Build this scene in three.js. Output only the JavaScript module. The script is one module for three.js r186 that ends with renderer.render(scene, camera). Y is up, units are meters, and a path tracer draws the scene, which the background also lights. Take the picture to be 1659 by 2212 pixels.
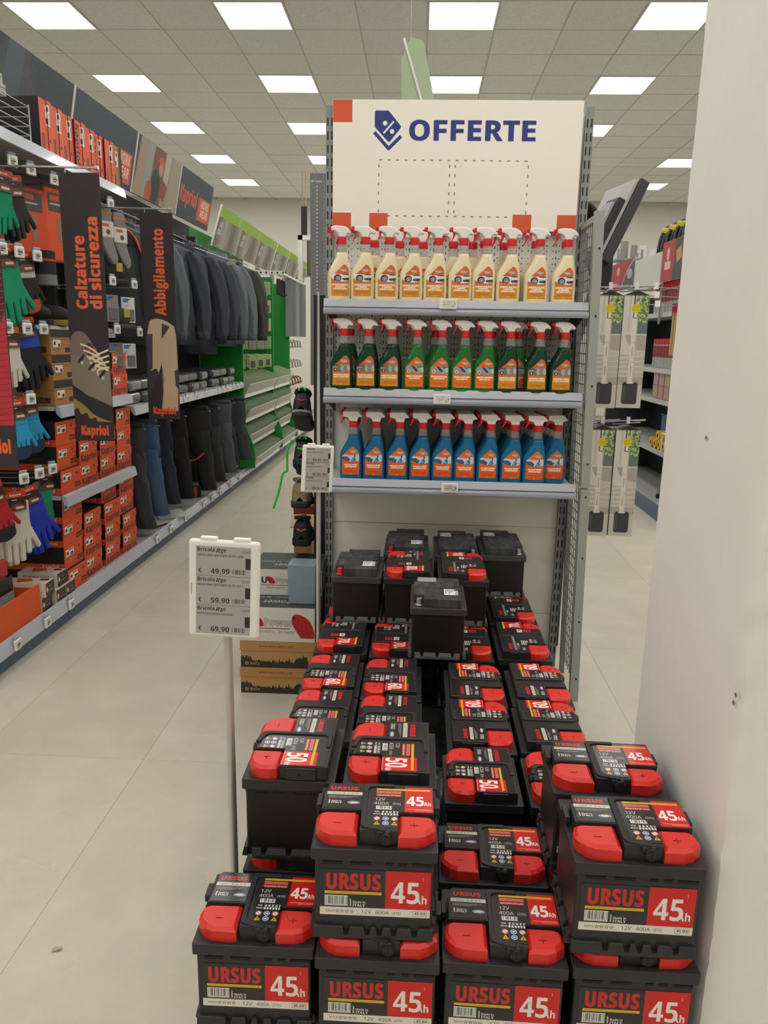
import * as THREE from 'three';
import { RoundedBoxGeometry } from 'three/addons/geometries/RoundedBoxGeometry.js';
import { mergeGeometries } from 'three/addons/utils/BufferGeometryUtils.js';
import { RectAreaLightUniformsLib } from 'three/addons/lights/RectAreaLightUniformsLib.js';

// ---------- camera, light, exposure ----------
const EYE = 1.455;                                   // metres above the shop floor
const scene = new THREE.Scene();
scene.background = new THREE.Color(0x000000);
const camera = new THREE.PerspectiveCamera(67.55, 1659 / 2212, 0.05, 60);
{
  // a hand-held phone: pitched 12.5 degrees down, rolled one degree, turned slightly left
  const m = new THREE.Matrix4().makeBasis(
    new THREE.Vector3(0.99867, 0.01841, -0.04807), new THREE.Vector3(-0.02843, 0.97575, -0.21705), new THREE.Vector3(0.04291, 0.21813, 0.97498));
  camera.position.set(0, EYE, 0);
  camera.quaternion.setFromRotationMatrix(m);
}
const renderer = new THREE.WebGLRenderer({ antialias: true });
renderer.toneMapping = THREE.LinearToneMapping;
renderer.toneMappingExposure = 1.19;
renderer.shadowMap.enabled = true;
RectAreaLightUniformsLib.init();
const LIGHT_COLOR = 0xfffefb, PANEL_POWER = 7.6, PANEL_GLOW = 1.7;   // LED ceiling panels: the only lamps of the shop
const CEIL = 4.185;
const PANEL_X = [-5.13, -3.33, -1.53, 0.27, 2.07, 3.87, 5.67], PANEL_Z = [1.645, -0.155, -1.955, -3.755, -5.555, -7.355, -9.155, -10.955, -12.755, -14.555];
for (const x of PANEL_X) for (const z of PANEL_Z) {
  const l = new THREE.RectAreaLight(LIGHT_COLOR, PANEL_POWER, 0.57, 0.57);
  l.position.set(x, CEIL - 0.03, z); l.rotation.x = -Math.PI / 2; scene.add(l);
}

// ---------- helpers ----------
let seed = 7;
const rnd = () => { seed = (seed * 16807) % 2147483647; return seed / 2147483647; };
const rr = (a, b) => a + (b - a) * rnd();
const V = (x, y, z) => new THREE.Vector3(x, y, z);
const V2 = (x, y) => new THREE.Vector2(x, y);
const used = {};
const numbered = (n) => { const k = used[n] = (used[n] ?? -1) + 1; return k ? n + '_' + String(k).padStart(3, '0') : n; };
function shadows(o) { o.castShadow = o.receiveShadow = true; return o; }
function thing(name, label, category, pos = [0, 0, 0], ry = 0, group) {
  const g = new THREE.Group(); g.name = numbered(name); scene.add(g);
  g.position.set(...pos); g.rotation.y = ry; g.userData = { label, category };
  if (group) g.userData.group = group;
  return g;
}
function part(parent, name, geo, mat, label) {
  const m = shadows(new THREE.Mesh(geo, mat)); m.name = name; parent.add(m);
  if (label) m.userData.label = label;
  return m;
}
function one(name, label, category, geo, mat, pos = [0, 0, 0], ry = 0, group) {   // a thing that is one mesh
  const m = shadows(new THREE.Mesh(geo, mat)); m.name = numbered(name); scene.add(m);
  m.position.set(...pos); m.rotation.y = ry; m.userData = { label, category };
  if (group) m.userData.group = group;
  return m;
}
function struct(name, geo, mat, parent = scene) {
  const m = shadows(geo ? new THREE.Mesh(geo, mat) : new THREE.Group()); m.name = name; parent.add(m);
  m.userData.kind = 'structure'; return m;
}
function copy(o, pos, ry, label, group) {
  const c = o.clone(); c.name = numbered(o.name.replace(/_\d{3}$/, '')); scene.add(c);
  c.userData = { ...o.userData };
  if (pos) c.position.set(...pos);
  if (ry !== undefined) c.rotation.y = ry;
  if (label) c.userData.label = label;
  if (group) c.userData.group = group;
  return c;
}
const ORD = ['first', 'second', 'third', 'fourth', 'fifth', 'sixth', 'seventh', 'eighth', 'ninth', 'tenth', 'eleventh', 'twelfth'];
// geometry helpers (all return plain indexed geometries with position, normal, uv)
const box = (w, h, d, x = 0, y = 0, z = 0) => new THREE.BoxGeometry(w, h, d).translate(x, y, z);
const rbox = (w, h, d, r, x = 0, y = 0, z = 0) => { const g = new RoundedBoxGeometry(w, h, d, 2, Math.min(r, w / 2.01, h / 2.01, d / 2.01)); return g.translate(x, y, z); };
const cyl = (r0, r1, h, x = 0, y = 0, z = 0, s = 16) => new THREE.CylinderGeometry(r1, r0, h, s).translate(x, y, z);
const rodB = (a, b, r, s = 6) => { const d = b.clone().sub(a), g = new THREE.CylinderGeometry(r, r, d.length(), s); g.applyQuaternion(new THREE.Quaternion().setFromUnitVectors(V(0, 1, 0), d.clone().normalize())); const m = a.clone().add(b).multiplyScalar(0.5); return g.translate(m.x, m.y, m.z); };
const tube = (pts, r, n = 24, s = 6, closed = false) => new THREE.TubeGeometry(new THREE.CatmullRomCurve3(pts, closed, 'catmullrom', 0.3), n, r, s, closed);
const ni = (g) => g.index ? g.toNonIndexed() : g;
function merge(list) { const a = list.map((g) => { const k = ni(g); for (const n of Object.keys(k.attributes)) if (!['position', 'normal', 'uv'].includes(n)) k.deleteAttribute(n); k.clearGroups(); return k; }); return mergeGeometries(a); }
const shp = (pts) => { const s = new THREE.Shape(); pts.forEach((p, i) => i ? s.lineTo(p[0], p[1]) : s.moveTo(p[0], p[1])); s.closePath(); return s; };
// rounded polygon: each corner may carry its own radius as third entry
function rpoly(pts, r = 0) {
  const s = new THREE.Shape(), n = pts.length;
  for (let i = 0; i < n; i++) {
    const p = V2(...pts[i]), a = V2(...pts[(i + n - 1) % n]), b = V2(...pts[(i + 1) % n]), R = pts[i][2] ?? r;
    const da = a.clone().sub(p), db = b.clone().sub(p), k = Math.min(R, da.length() / 2.02, db.length() / 2.02);
    const p0 = p.clone().addScaledVector(da.normalize(), k), p1 = p.clone().addScaledVector(db.normalize(), k);
    i ? s.lineTo(p0.x, p0.y) : s.moveTo(p0.x, p0.y);
    if (k > 1e-5) s.quadraticCurveTo(p.x, p.y, p1.x, p1.y);
  }
  s.closePath(); return s;
}
// extrude a shape given in (x, z) upwards from y0 by h, with a bevel
function slab(shape, y0, h, bev = 0.001, seg = 2, cs = 5) {
  const g = new THREE.ExtrudeGeometry(shape, { depth: h - 2 * bev, bevelEnabled: bev > 0, bevelThickness: bev, bevelSize: bev, bevelOffset: -bev, bevelSegments: seg, curveSegments: cs });
  return g.rotateX(Math.PI / 2).scale(1, -1, 1).translate(0, y0 + bev, 0) && flip(g);
}
function flip(g) { const p = ni(g); for (const a of Object.values(p.attributes)) { const n = a.itemSize, v = a.array; for (let i = 0; i < a.count; i += 3) for (let c = 0; c < n; c++) { const t = v[(i + 1) * n + c]; v[(i + 1) * n + c] = v[(i + 2) * n + c]; v[(i + 2) * n + c] = t; } } p.computeVertexNormals(); return p; }
// extrude a side profile given in (z, y) along x, centred
function profX(shape, w, bev = 0) { const g = new THREE.ExtrudeGeometry(shape, { depth: w - 2 * bev, bevelEnabled: bev > 0, bevelThickness: bev, bevelSize: bev, bevelOffset: -bev, bevelSegments: 2, curveSegments: 6 }); return g.translate(0, 0, -w / 2 + bev).rotateY(-Math.PI / 2).scale(-1, 1, 1) && flip(g); }
// extrude a front outline given in (x, y) towards +z from z0
function front(shape, z0, d, bev = 0, cs = 6) { const g = new THREE.ExtrudeGeometry(shape, { depth: d - 2 * bev, bevelEnabled: bev > 0, bevelThickness: bev, bevelSize: bev, bevelOffset: -bev, bevelSegments: 2, curveSegments: cs }); return g.translate(0, 0, z0 + bev); }
function uvPlanar(g, ax, ay, x0, x1, y0, y1) { const p = g.attributes.position, uv = new Float32Array(p.count * 2); const get = { x: (i) => p.getX(i), y: (i) => p.getY(i), z: (i) => p.getZ(i) }; for (let i = 0; i < p.count; i++) { uv[2 * i] = (get[ax](i) - x0) / (x1 - x0); uv[2 * i + 1] = (get[ay](i) - y0) / (y1 - y0); } g.setAttribute('uv', new THREE.BufferAttribute(uv, 2)); return g; }
// materials
const std = (c, r = 0.6, m = 0, o = {}) => new THREE.MeshStandardMaterial({ color: c, roughness: r, metalness: m, ...o });
const phy = (c, r, o) => new THREE.MeshPhysicalMaterial({ color: c, roughness: r, ...o });
function canvasTex(w, h, draw) {
  const c = document.createElement('canvas'); c.width = w; c.height = h; const x = c.getContext('2d'); draw(x, w, h);
  const t = new THREE.CanvasTexture(c); t.colorSpace = THREE.SRGBColorSpace; t.magFilter = THREE.LinearFilter; t.anisotropy = 8; return t;
}
const print = (w, h, draw, r = 0.45, o = {}) => new THREE.MeshStandardMaterial({ map: canvasTex(w, h, draw), roughness: r, ...o });
function tx(c, s, x, y, size, col, o = {}) {
  c.save(); c.translate(x, y); if (o.rot) c.rotate(o.rot); c.scale(o.sx ?? 1, 1); if (o.skew) c.transform(1, 0, o.skew, 1, 0, 0);
  c.font = (o.thin ? '' : 'bold ') + size + 'px ' + (o.font ?? 'sans-serif'); c.textAlign = o.align ?? 'left'; c.textBaseline = 'alphabetic'; c.fillStyle = col;
  if (o.stroke) { c.strokeStyle = o.strokeCol ?? col; c.lineWidth = o.stroke; c.lineJoin = 'round'; c.strokeText(s, 0, 0); }
  c.fillText(s, 0, 0); c.restore();
}
// text scaled so that it is exactly w wide
function fit(c, s, x, y, w, size, col, o = {}) { c.font = (o.thin ? '' : 'bold ') + size + 'px ' + (o.font ?? 'sans-serif'); tx(c, s, x, y, size, col, { ...o, sx: w / c.measureText(s).width }); }
function poly(c, pts, col) { c.fillStyle = col; c.beginPath(); pts.forEach((p, i) => i ? c.lineTo(p[0], p[1]) : c.moveTo(p[0], p[1])); c.closePath(); c.fill(); }
function barcode(c, x, y, w, h, n = 32, bg = '#e9e6e0') { c.fillStyle = bg; c.fillRect(x, y, w, h); c.fillStyle = '#222'; let s = 11; for (let i = 1; i < n; i++) { s = (s * 31 + 7) % 97; if (s % 3) c.fillRect(x + w * i / n, y + h * .08, w / n * (s % 2 ? .75 : .4), h * .74); } }
const noiseTex = (w, h, base, amp, step, sd = 3) => { let s = sd; const R = () => (s = (s * 16807) % 2147483647) / 2147483647; return canvasTex(w, h, (c) => { c.fillStyle = base; c.fillRect(0, 0, w, h); for (let i = 0; i < w * h / (step * step); i++) { c.fillStyle = R() < .5 ? `rgba(255,255,255,${amp * R()})` : `rgba(0,0,0,${amp * R()})`; const q = step * (.4 + 1.2 * R()); c.fillRect(R() * w, R() * h, q, q); } }); };

// shared materials
const M = {
  black: std(0x1c1b1d, 0.42), blackMatte: std(0x161517, 0.6), darkGrey: std(0x38393b, 0.5), grey: std(0x8d8e8c, 0.5), steel: std(0xa9acad, 0.35, 0.7), chrome: std(0xd0d2d3, 0.18, 1),
  zinc: std(0xb9bcc0, 0.32, 0.85), rack: std(0x8f938f, 0.5, 0.1), white: std(0xe9e6e0, 0.5), offwhite: std(0xd8d3c8, 0.6), tagWhite: std(0xf1f0ea, 0.4), red: std(0xe2231d, 0.38), orange: std(0xe9541f, 0.5),
  rail: phy(0xcdd2dc, .2, { transmission: .2, thickness: 0, clearcoat: .5 }), railLip: phy(0xaeb4c0, .16, { transmission: .2, thickness: 0, clearcoat: .6 }), deck: std(0xb9bab6, 0.5), blue: std(0x3c5168, 0.5), lead: std(0xa2a19d, 0.4, 0.8), card: std(0xa9835a, 0.8), green: std(0x1f8a33, 0.5),
};
// ---------- the room ----------
const wallM = std(0xd9d5cc, 0.85);
{
  // floor: 0.6 x 1.18 m porcelain planks, each a tile of its own with a recessed joint
  struct('floor', box(16, 0.1, 22.6, 0.5, -0.056, -5.7), std(0xa29b8d, 0.8));
  const floor = scene.children.at(-1);
  const mats = [0, 1, 2, 3].map((k) => {
    let s = 91 + k * 37; const R = () => (s = (s * 16807) % 2147483647) / 2147483647;
    const t = canvasTex(512, 1024, (c, w, h) => {
      c.fillStyle = ['#c9c1af', '#cbc3b1', '#c7bfad', '#ccc4b3'][k]; c.fillRect(0, 0, w, h);
      for (let i = 0; i < 260; i++) { const x = R() * w, y = R() * h, r = 20 + R() * 110, g = c.createRadialGradient(x, y, 0, x, y, r), d = R() < .5; g.addColorStop(0, d ? `rgba(120,108,88,${.05 * R()})` : `rgba(250,246,236,${.07 * R()})`); g.addColorStop(1, 'rgba(200,190,170,0)'); c.fillStyle = g; c.fillRect(x - r, y - r, 2 * r, 2 * r); }
      for (let i = 0; i < 7; i++) { c.strokeStyle = `rgba(245,240,230,${.1 + .12 * R()})`; c.lineWidth = 1 + R() * 2; c.beginPath(); let x = R() * w, y = R() * h; c.moveTo(x, y); for (let j = 0; j < 4; j++) { x += (R() - .4) * 130; y += (R() - .5) * 80; c.lineTo(x, y); } c.stroke(); }
      for (let i = 0; i < 9; i++) { c.fillStyle = 'rgba(90,80,66,.35)'; c.fillRect(R() * w, R() * h, 1 + R() * 2.5, 1 + R() * 2); }
    });
    return new THREE.MeshStandardMaterial({ map: t, roughness: 0.42 });
  });
  const TX = 0.598, TZ = 1.18, tile = new THREE.BoxGeometry(TX - 0.001, 0.006, TZ - 0.001);
  const rest = [];
  for (let i = -4; i <= 7; i++) for (let j = -3; j <= 14; j++) {
    const x = -0.937 + TX * (i - .5), z = 2.32 - TZ * (j + .5);
    if (z > 1.6) continue;
    const vis = x > -2.6 && x < 3.4 && z < -0.7 && z > -9 && !(x < -2.0);
    if (vis) { const m = part(floor, 'tile', tile, mats[(i * 7 + j * 3 + 80) % 4]); m.position.set(x, -0.003, z); if ((i + j) % 2) m.rotation.y = Math.PI; m.castShadow = false; }
    else rest.push(tile.clone().translate(x, -0.003, z));
  }
  const r = part(floor, 'distant_tiles', merge(rest), mats[0]); r.userData.kind = 'stuff';
  // a flake of litter and two scuffs on the floor near the left edge
  const sc = one('paper_scrap', 'small torn paper scrap lying on the bare floor at lower left', 'litter', new THREE.PlaneGeometry(0.022, 0.012, 3, 1).rotateX(-Math.PI / 2), std(0xb1a58e, 0.8, 0, { side: 2 }), [-0.84, 0.003, -1.54], 0.4);
  const pp = sc.geometry.attributes.position; for (let i = 0; i < pp.count; i++) pp.setY(i, .004 * Math.abs(Math.sin(i * 1.9))); sc.geometry.computeVertexNormals();
}
{
  // suspended ceiling: 0.6 m grid, tile faces recessed above the T bars
  const ceiling = struct('ceiling', box(16, 0.12, 22.6, 0.5, CEIL + 0.085, -5.7), std(0xcfcac0, 0.9));
  const tm = [0, 1, 2].map((k) => new THREE.MeshStandardMaterial({ map: noiseTex(256, 256, ['#f1f1ed', '#eeeeea', '#f3f3ef'][k], .05, 3, 5 + k), roughness: 0.95 }));
  const tile = new THREE.BoxGeometry(0.586, 0.012, 0.586), rest = [];
  const isPanel = (i, j) => ((i % 3) + 3) % 3 === 0 && ((j % 3) + 3) % 3 === 0;
  const x0 = 0.27, z0 = -7.355;
  for (let i = -11; i <= 11; i++) for (let j = -14; j <= 14; j++) {
    const x = x0 + 0.6 * i, z = z0 - 0.6 * j;
    if (z < -16.2 || z > 3 || isPanel(i, j)) continue;
    const vis = z < -6.4 && z > -13.4 && x > -3.9 && x < 4.2 && Math.abs(x) < 1.2 - z * .31;
    if (vis) { const m = part(ceiling, 'ceiling_tile', tile, tm[(i * 5 + j * 3 + 90) % 3]); m.position.set(x, CEIL + 0.007 + (((i * 13 + j * 7) % 5) * .0006), z); m.castShadow = false; }
    else rest.push(tile.clone().translate(x, CEIL + 0.007, z));
  }
  const r = part(ceiling, 'distant_ceiling_tiles', merge(rest), tm[0]); r.userData.kind = 'stuff';
  const bars = [];
  for (let i = -12; i <= 12; i++) bars.push(box(0.014, 0.016, 19.4, x0 + 0.6 * (i - .5), CEIL + .007, -6.6));
  for (let j = -17; j <= 15; j++) bars.push(box(14.6, 0.015, 0.014, x0, CEIL + .0075, z0 - 0.6 * (j - .5)));
  part(ceiling, 'grid_bars', merge(bars), std(0xc9c6be, 0.7));
}
{
  // LED panels flush in the grid
  const fr = merge([box(.59, .014, .012, 0, 0, .289), box(.59, .014, .012, 0, 0, -.289), box(.012, .014, .566, .289, 0, 0), box(.012, .014, .566, -.289, 0, 0)]);
  const frM = std(0xe8e6e0, .5), glow = std(0xffffff, .6, 0, { emissive: LIGHT_COLOR, emissiveIntensity: PANEL_GLOW }), df = new THREE.BoxGeometry(.566, .006, .566);
  const col = (x) => ({ '-3.33': 'far left', '-1.53': 'left middle', '0.27': 'centre right', '2.07': 'right', '3.87': 'far right' }[x] ?? 'outer');
  for (const x of PANEL_X) for (const z of PANEL_Z) {
    const row = PANEL_Z.indexOf(z) - 4, seen = row >= 0 && Math.abs(x) < 4;
    const lab = seen ? `square white ceiling light panel, ${ORD[row]} one back in the ${col(x)} line of panels` : `ceiling light panel out of view, ${ORD[PANEL_X.indexOf(x)]} line from the left, ${ORD[PANEL_Z.indexOf(z)]} from the front wall`;
    const t = thing('ceiling_light', lab, 'ceiling light', [x, CEIL + .001, z], 0, seen ? 'lit panels in the ceiling' : 'ceiling panels out of view');
    part(t, 'frame', fr, frM); part(t, 'diffuser', df, glow).castShadow = false;
  }
}
struct('wall_back', box(16, 4.4, 0.2, 0.5, 2.2, -16.4), std(0xe2dfd6, 0.85));
struct('wall_front', box(16, 4.4, 0.2, 0.5, 2.2, 3.1), wallM);
struct('wall_left', box(0.2, 4.4, 19.5, -6.7, 2.2, -6.6), wallM);
struct('wall_right', box(0.2, 4.4, 19.5, 7.5, 2.2, -6.6), wallM);
for (const x of [-1.2, 2.8]) struct('trim_' + (x < 0 ? 1 : 2), box(.05, 3.9, .03, x, 2.2, -16.29), std(0xc9c5bb, .8));
{
  // plastered white pillar at the right edge: left face, chamfered corner with dents, front face
  const X0 = 0.503, Z0 = -1.108, Z1 = -1.59, W = .62, H = CEIL - .012;
  const g = new THREE.BoxGeometry(W, H, Z0 - Z1, 24, 160, 24).translate(X0 + W / 2, H / 2 + .002, (Z0 + Z1) / 2);
  const p = g.attributes.position;
  const n = (a, b) => Math.sin(a * 37.1 + b * 11.3) * Math.sin(b * 53.7 - a * 17.9);
  for (let i = 0; i < p.count; i++) {
    let x = p.getX(i), y = p.getY(i), z = p.getZ(i);
    const ex = x - X0, ez = Z0 - z;                                      // worn plaster edge: chips along the near left corner
    if (ex < .03 && ez < .03) { const c = .004 + .006 * Math.max(0, n(y * 2.1, y)) + .003 * Math.sin(y * 91) ** 2; if (ex < 1e-4 && ez < 1e-4) { x += c; z -= c; } }
    const w = .0012 * (n(y * .31 + z, z * 1.7 + x) + .6 * n(y * .9, x * 2 + z * 3)); if (ex < 1e-4) x += w; else if (ez < 1e-4) z += w;
    p.setXYZ(i, x, y, z);
  }
  g.computeVertexNormals();
  const bump = noiseTex(512, 512, '#808080', .35, 4, 77); bump.colorSpace = THREE.NoColorSpace; bump.wrapS = bump.wrapT = THREE.RepeatWrapping; bump.repeat.set(1, 5);
  const pm = new THREE.MeshStandardMaterial({ color: 0xf4f1eb, roughness: .75, bumpMap: bump, bumpScale: .0002 });
  const pl = struct('wall_pillar', g, pm);
  // two little chips of broken plaster that show darker filler
  for (const [y, z] of [[.93, -1.12], [.915, -1.125], [1.3, -1.36]]) { const c = part(pl, 'plaster_chip', new THREE.CircleGeometry(.004, 7).rotateY(-Math.PI / 2), std(0x6e675d, .9)); c.position.set(X0 - .0022, y, z); }
}
// ---------- the promotional end bay ----------
const PZ = -3.31, EX0 = -0.375, EX1 = 0.62, EC = (EX0 + EX1) / 2, EW = EX1 - EX0;
const perfTex = canvasTex(1024, 512, (c, w, h) => {                    // 1.0 x 0.5 m of perforated steel
  c.fillStyle = '#dedbd3'; c.fillRect(0, 0, w, h); c.fillStyle = '#1d1c1b';
  const u = w / 1.0;                                                    // pixels per metre
  for (let i = 0; i < 40; i++) for (let j = 0; j < 20; j++) {
    const x = (i + .5) * .025 * u, y = (j + .5) * .025 * u;
    if (i % 2 === 0) c.fillRect(x - .0016 * u, y - .0062 * u + (i % 4 ? .0125 * u : 0), .0032 * u, .0115 * u);
    c.beginPath(); c.arc(x + .0125 * u, y + (j % 2 ? .002 : -.002) * u, .0024 * u, 0, 7); c.fill();
  }
});
perfTex.wrapS = perfTex.wrapT = THREE.RepeatWrapping;
{
  const t = thing('display_bay', 'grey metal end bay with slotted posts and beige panels behind the spray bottles', 'display rack', [0, 0, 0]);
  const post = (x) => {
    const s = shp([[-.016, -.03], [.016, -.03], [.016, .03], [-.016, .03]]);
    const u = part(t, 'upright', merge([box(.032, 2.34, .05, x, 1.17 + .02, PZ - .005)]), M.rack);
    const slots = []; for (let y = .1; y < 2.32; y += .05) for (const d of [-.008, .008]) slots.push(box(.0045, .03, .003, x + d, y, PZ + .0205));
    part(u, 'slots', merge(slots), M.blackMatte); return u;
  };
  post(EX0 - .014); post(EX1 + .012);
  const plainM = std(0xf0eee4, .6), perfM = new THREE.MeshStandardMaterial({ map: perfTex, roughness: .55 });
  const panel = (y0, y1, mat, name) => { const g = box(EW, y1 - y0 - .003, .014, EC, (y0 + y1) / 2, PZ - .012); uvPlanar(g, 'x', 'y', EX0, EX0 + 1, y0, y0 + .5); part(t, name, g, mat); };
  panel(.10, .264, plainM, 'back_panel'); panel(.264, .664, plainM, 'back_panel'); panel(.664, 1.19, plainM, 'back_panel');
  panel(1.19, 1.385, perfM, 'perforated_panel'); panel(1.385, 1.888, perfM, 'perforated_panel');
  panel(1.888, 2.34, plainM, 'back_panel');
  part(t, 'panel_edge_strip', box(EW, .012, .02, EC, 1.892, PZ - .006), M.grey);
  part(t, 'plinth', box(EW, .1, .1, EC, .05, PZ + .058), M.grey);
}
// side frame with wire mesh, right side of the bay
{
  const t = thing('mesh_side_panel', 'grey wire mesh side panel with a square front post right of the bottles', 'side panel');
  const z = -3.0, p0 = V(.677, 0, z), p1 = V(.634, 1.93, z);
  const lean = (g) => { const p = g.attributes.position; for (let i = 0; i < p.count; i++) p.setX(i, p.getX(i) + .677 + (.634 - .677) * p.getY(i) / 1.93); return g; };
  const up = part(t, 'post', lean(merge([box(.034, .9, .03, 0, .45, z), box(.034, 1.025, .03, 0, .905 + .5135, z)])), std(0xa3a8a2, .5, .2));
  const holes = []; for (const y of [.1, .35, .62, .87, 1.0, 1.3, 1.56, 1.8]) holes.push(lean(cyl(.004, .004, .002, 0, 0, 0, 8).rotateX(Math.PI / 2).translate(.004, y, z + .0155)));
  part(up, 'bolt_hole', merge(holes), M.blackMatte);
  part(t, 'top_rail', lean(box(.022, .022, .27, 0, 1.912, -3.145)), std(0xa3a8a2, .5, .2));
  part(t, 'rear_post', lean(box(.02, 1.9, .02, 0, .95, -3.275)), std(0x7f8480, .5, .2));
  const wires = [], R = .0019;
  for (let k = 0; k < 8; k++) { const zz = -3.27 + k * .036; wires.push(lean(box(.0038, 1.82, .0038, -.004, .99, zz))); }
  for (let y = .1; y < 1.9; y += .04) wires.push(lean(box(.0038, .0038, .265, 0, y, -3.148)));
  part(t, 'wire_mesh', merge(wires), std(0x8a8f8c, .4, .5));
  const cab = one('grey_cable', 'grey cable looped over the top of the wire mesh side panel', 'cable', tube([V(.604, 1.86, -3.05), V(.605, 1.79, -3.03), V(.612, 1.74, -3.02), V(.628, 1.715, -3.04), V(.633, 1.72, -3.1)], .0035, 30, 6), std(0x6e7072, .5));
}
// shelves
const SHELF = [1.598, 1.262, 0.905], SZ = -3.0;
{
  const names = ['top', 'middle', 'bottom'];
  SHELF.forEach((y, k) => {
    const t = thing('display_shelf', `grey metal shelf with a clear price rail, the ${names[k]} of three, carrying ${['cream', 'green', 'blue'][k]} spray bottles`, 'shelf', [EC, y, 0], 0);
    part(t, 'shelf_deck', rbox(EW - .006, .026, .29, .003, 0, -.013, -3.157), M.deck);
    // extruded price rail: tilted ticket channel above a fat lower lip
    const s = rpoly([[-3.013, .006], [-3.006, .012], [-2.997, -.018], [-3.004, -.022], [-3.013, -.02]], .0012), lip = rpoly([[-3.008, -.0225], [-2.994, -.0225], [-2.986, -.030], [-2.986, -.040], [-2.990, -.047], [-3.008, -.047]], .002);
    part(t, 'price_rail', profX(s, EW + .004, .0006), M.rail); part(t, 'rail_lip', profX(lip, EW + .004, .0006), M.railLip);
    for (const sx of [-1, 1]) part(t, 'bracket', front(rpoly([[-.002, -.027], [-.27, -.027], [-.27, -.05], [-.02, -.105], [-.002, -.105]].map(([a, b]) => [a, b]), .004), -.0015, .003).rotateY(Math.PI / 2).translate(sx * (EW / 2 - .012), 0, PZ + .006), M.darkGrey);
  });
  // electronic price tags clipped on the rails
  const tag = (lab, x, y, dark) => {
    const t = thing('shelf_price_tag', lab, 'price tag', [x, y, -2.982], 0);
    part(t, 'tag_case', rbox(.066, .038, .01, .003), M.tagWhite);
    part(t, 'tag_screen', new THREE.PlaneGeometry(.05, .026).translate(.003, 0, .0054), print(200, 104, (c, w, h) => {
      c.fillStyle = dark ? '#c4c2bd' : '#dcdad5'; c.fillRect(0, 0, w, h); c.fillStyle = dark ? '#2a2a2c' : '#8b8a88';
      tx(c, '€', 14, 30, 24, c.fillStyle); tx(c, '3,99', 66, 30, 26, c.fillStyle); c.globalAlpha = .6; c.fillRect(12, 50, 120, 7); c.fillRect(12, 66, 90, 6); c.globalAlpha = 1; c.fillRect(178, 34, 14, 36); barcode(c, 120, 78, 60, 20, 20, c.fillStyle === '#2a2a2c' ? '#c4c2bd' : '#dcdad5');
    }, .4));
  };
  tag('small white electronic price tag on the rail under the cream bottles', .095, 1.595, 0);
  tag('small white electronic price tag on the rail under the green bottles', .084, 1.24, 0);
  tag('small white electronic price tag on the rail under the blue bottles', .126, .893, 1);
}
// OFFERTE header board
{
  const w = .978, h = .482, bx = (EX0 - .001 + .604) / 2, by = 1.895 + h / 2;
  const t = thing('offer_board', 'white header board printed OFFERTE with a blue tag symbol and orange squares', 'sign', [bx, by, PZ + .034]);
  part(t, 'board', rbox(w, h, .008, .001), std(0xf0ebe0, .5));
  part(t, 'board_print', new THREE.PlaneGeometry(w - .002, h - .002).translate(0, 0, .0043), print(1660, 818, (c, W, H) => {
    c.fillStyle = '#fbf5ea'; c.fillRect(0, 0, W, H);
    const S = W / 978, O = '#de5a32', B = '#2b3a86';
    c.fillStyle = O;
    c.fillRect(0, 0, 76 * S, 82 * S); c.fillRect(0, H - 62 * S, 74 * S, 62 * S); c.fillRect(148 * S, H - 62 * S, 74 * S, 62 * S); c.fillRect(725 * S, H - 62 * S, 75 * S, 62 * S); c.fillRect(W - 76 * S, H - 62 * S, 76 * S, 62 * S);
    fit(c, 'OFFERTE', 296 * S, 146 * S, 508 * S, 102 * S, B, { stroke: 5 });
    // price tag symbol: rounded tag with a percent sign, chevron beneath
    const px = (a, b) => [a * S, b * S];
    c.fillStyle = B; c.strokeStyle = B; c.lineJoin = 'round'; c.lineWidth = 14 * S;
    c.beginPath(); [[172, 46], [216, 46], [262, 98], [222, 146], [172, 96]].forEach((p, i) => i ? c.lineTo(...px(...p)) : c.moveTo(...px(...p))); c.closePath(); c.fill(); c.stroke();
    c.lineWidth = 13 * S; c.lineCap = 'butt'; c.beginPath(); [[164, 118], [221, 178], [270, 132]].forEach((p, i) => i ? c.lineTo(...px(...p)) : c.moveTo(...px(...p))); c.stroke();
    c.strokeStyle = c.fillStyle = '#fbf5ea'; c.lineWidth = 7 * S; c.beginPath(); c.moveTo(...px(200, 122)); c.lineTo(...px(240, 78)); c.stroke();
    c.beginPath(); c.arc(...px(206, 85), 9 * S, 0, 7); c.fill(); c.beginPath(); c.arc(...px(234, 115), 9 * S, 0, 7); c.fill();
    // dashed frames for two posters
    const D = '#8f7f74'; c.strokeStyle = D; c.lineWidth = 4.5 * S; c.setLineDash([12 * S, 22 * S]);
    for (const [x0, x1] of [[184, 466], [488, 776]]) { c.beginPath(); c.moveTo(x0 * S, 220 * S); c.lineTo(x1 * S, 220 * S); c.moveTo(x0 * S, 430 * S); c.lineTo(x1 * S, 430 * S); c.moveTo(x0 * S, 236 * S); c.lineTo(x0 * S, 432 * S); c.moveTo(x1 * S, 236 * S); c.lineTo(x1 * S, 432 * S); c.stroke(); }
    c.setLineDash([]); c.strokeStyle = 'rgba(150,140,130,.35)'; c.lineWidth = 1 * S;
    for (const x of [197, 452, 502, 764]) for (const y of [237, 416]) { c.beginPath(); c.arc(x * S, y * S, 10 * S, 0, 7); c.stroke(); }
  }, .55));
}
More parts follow.
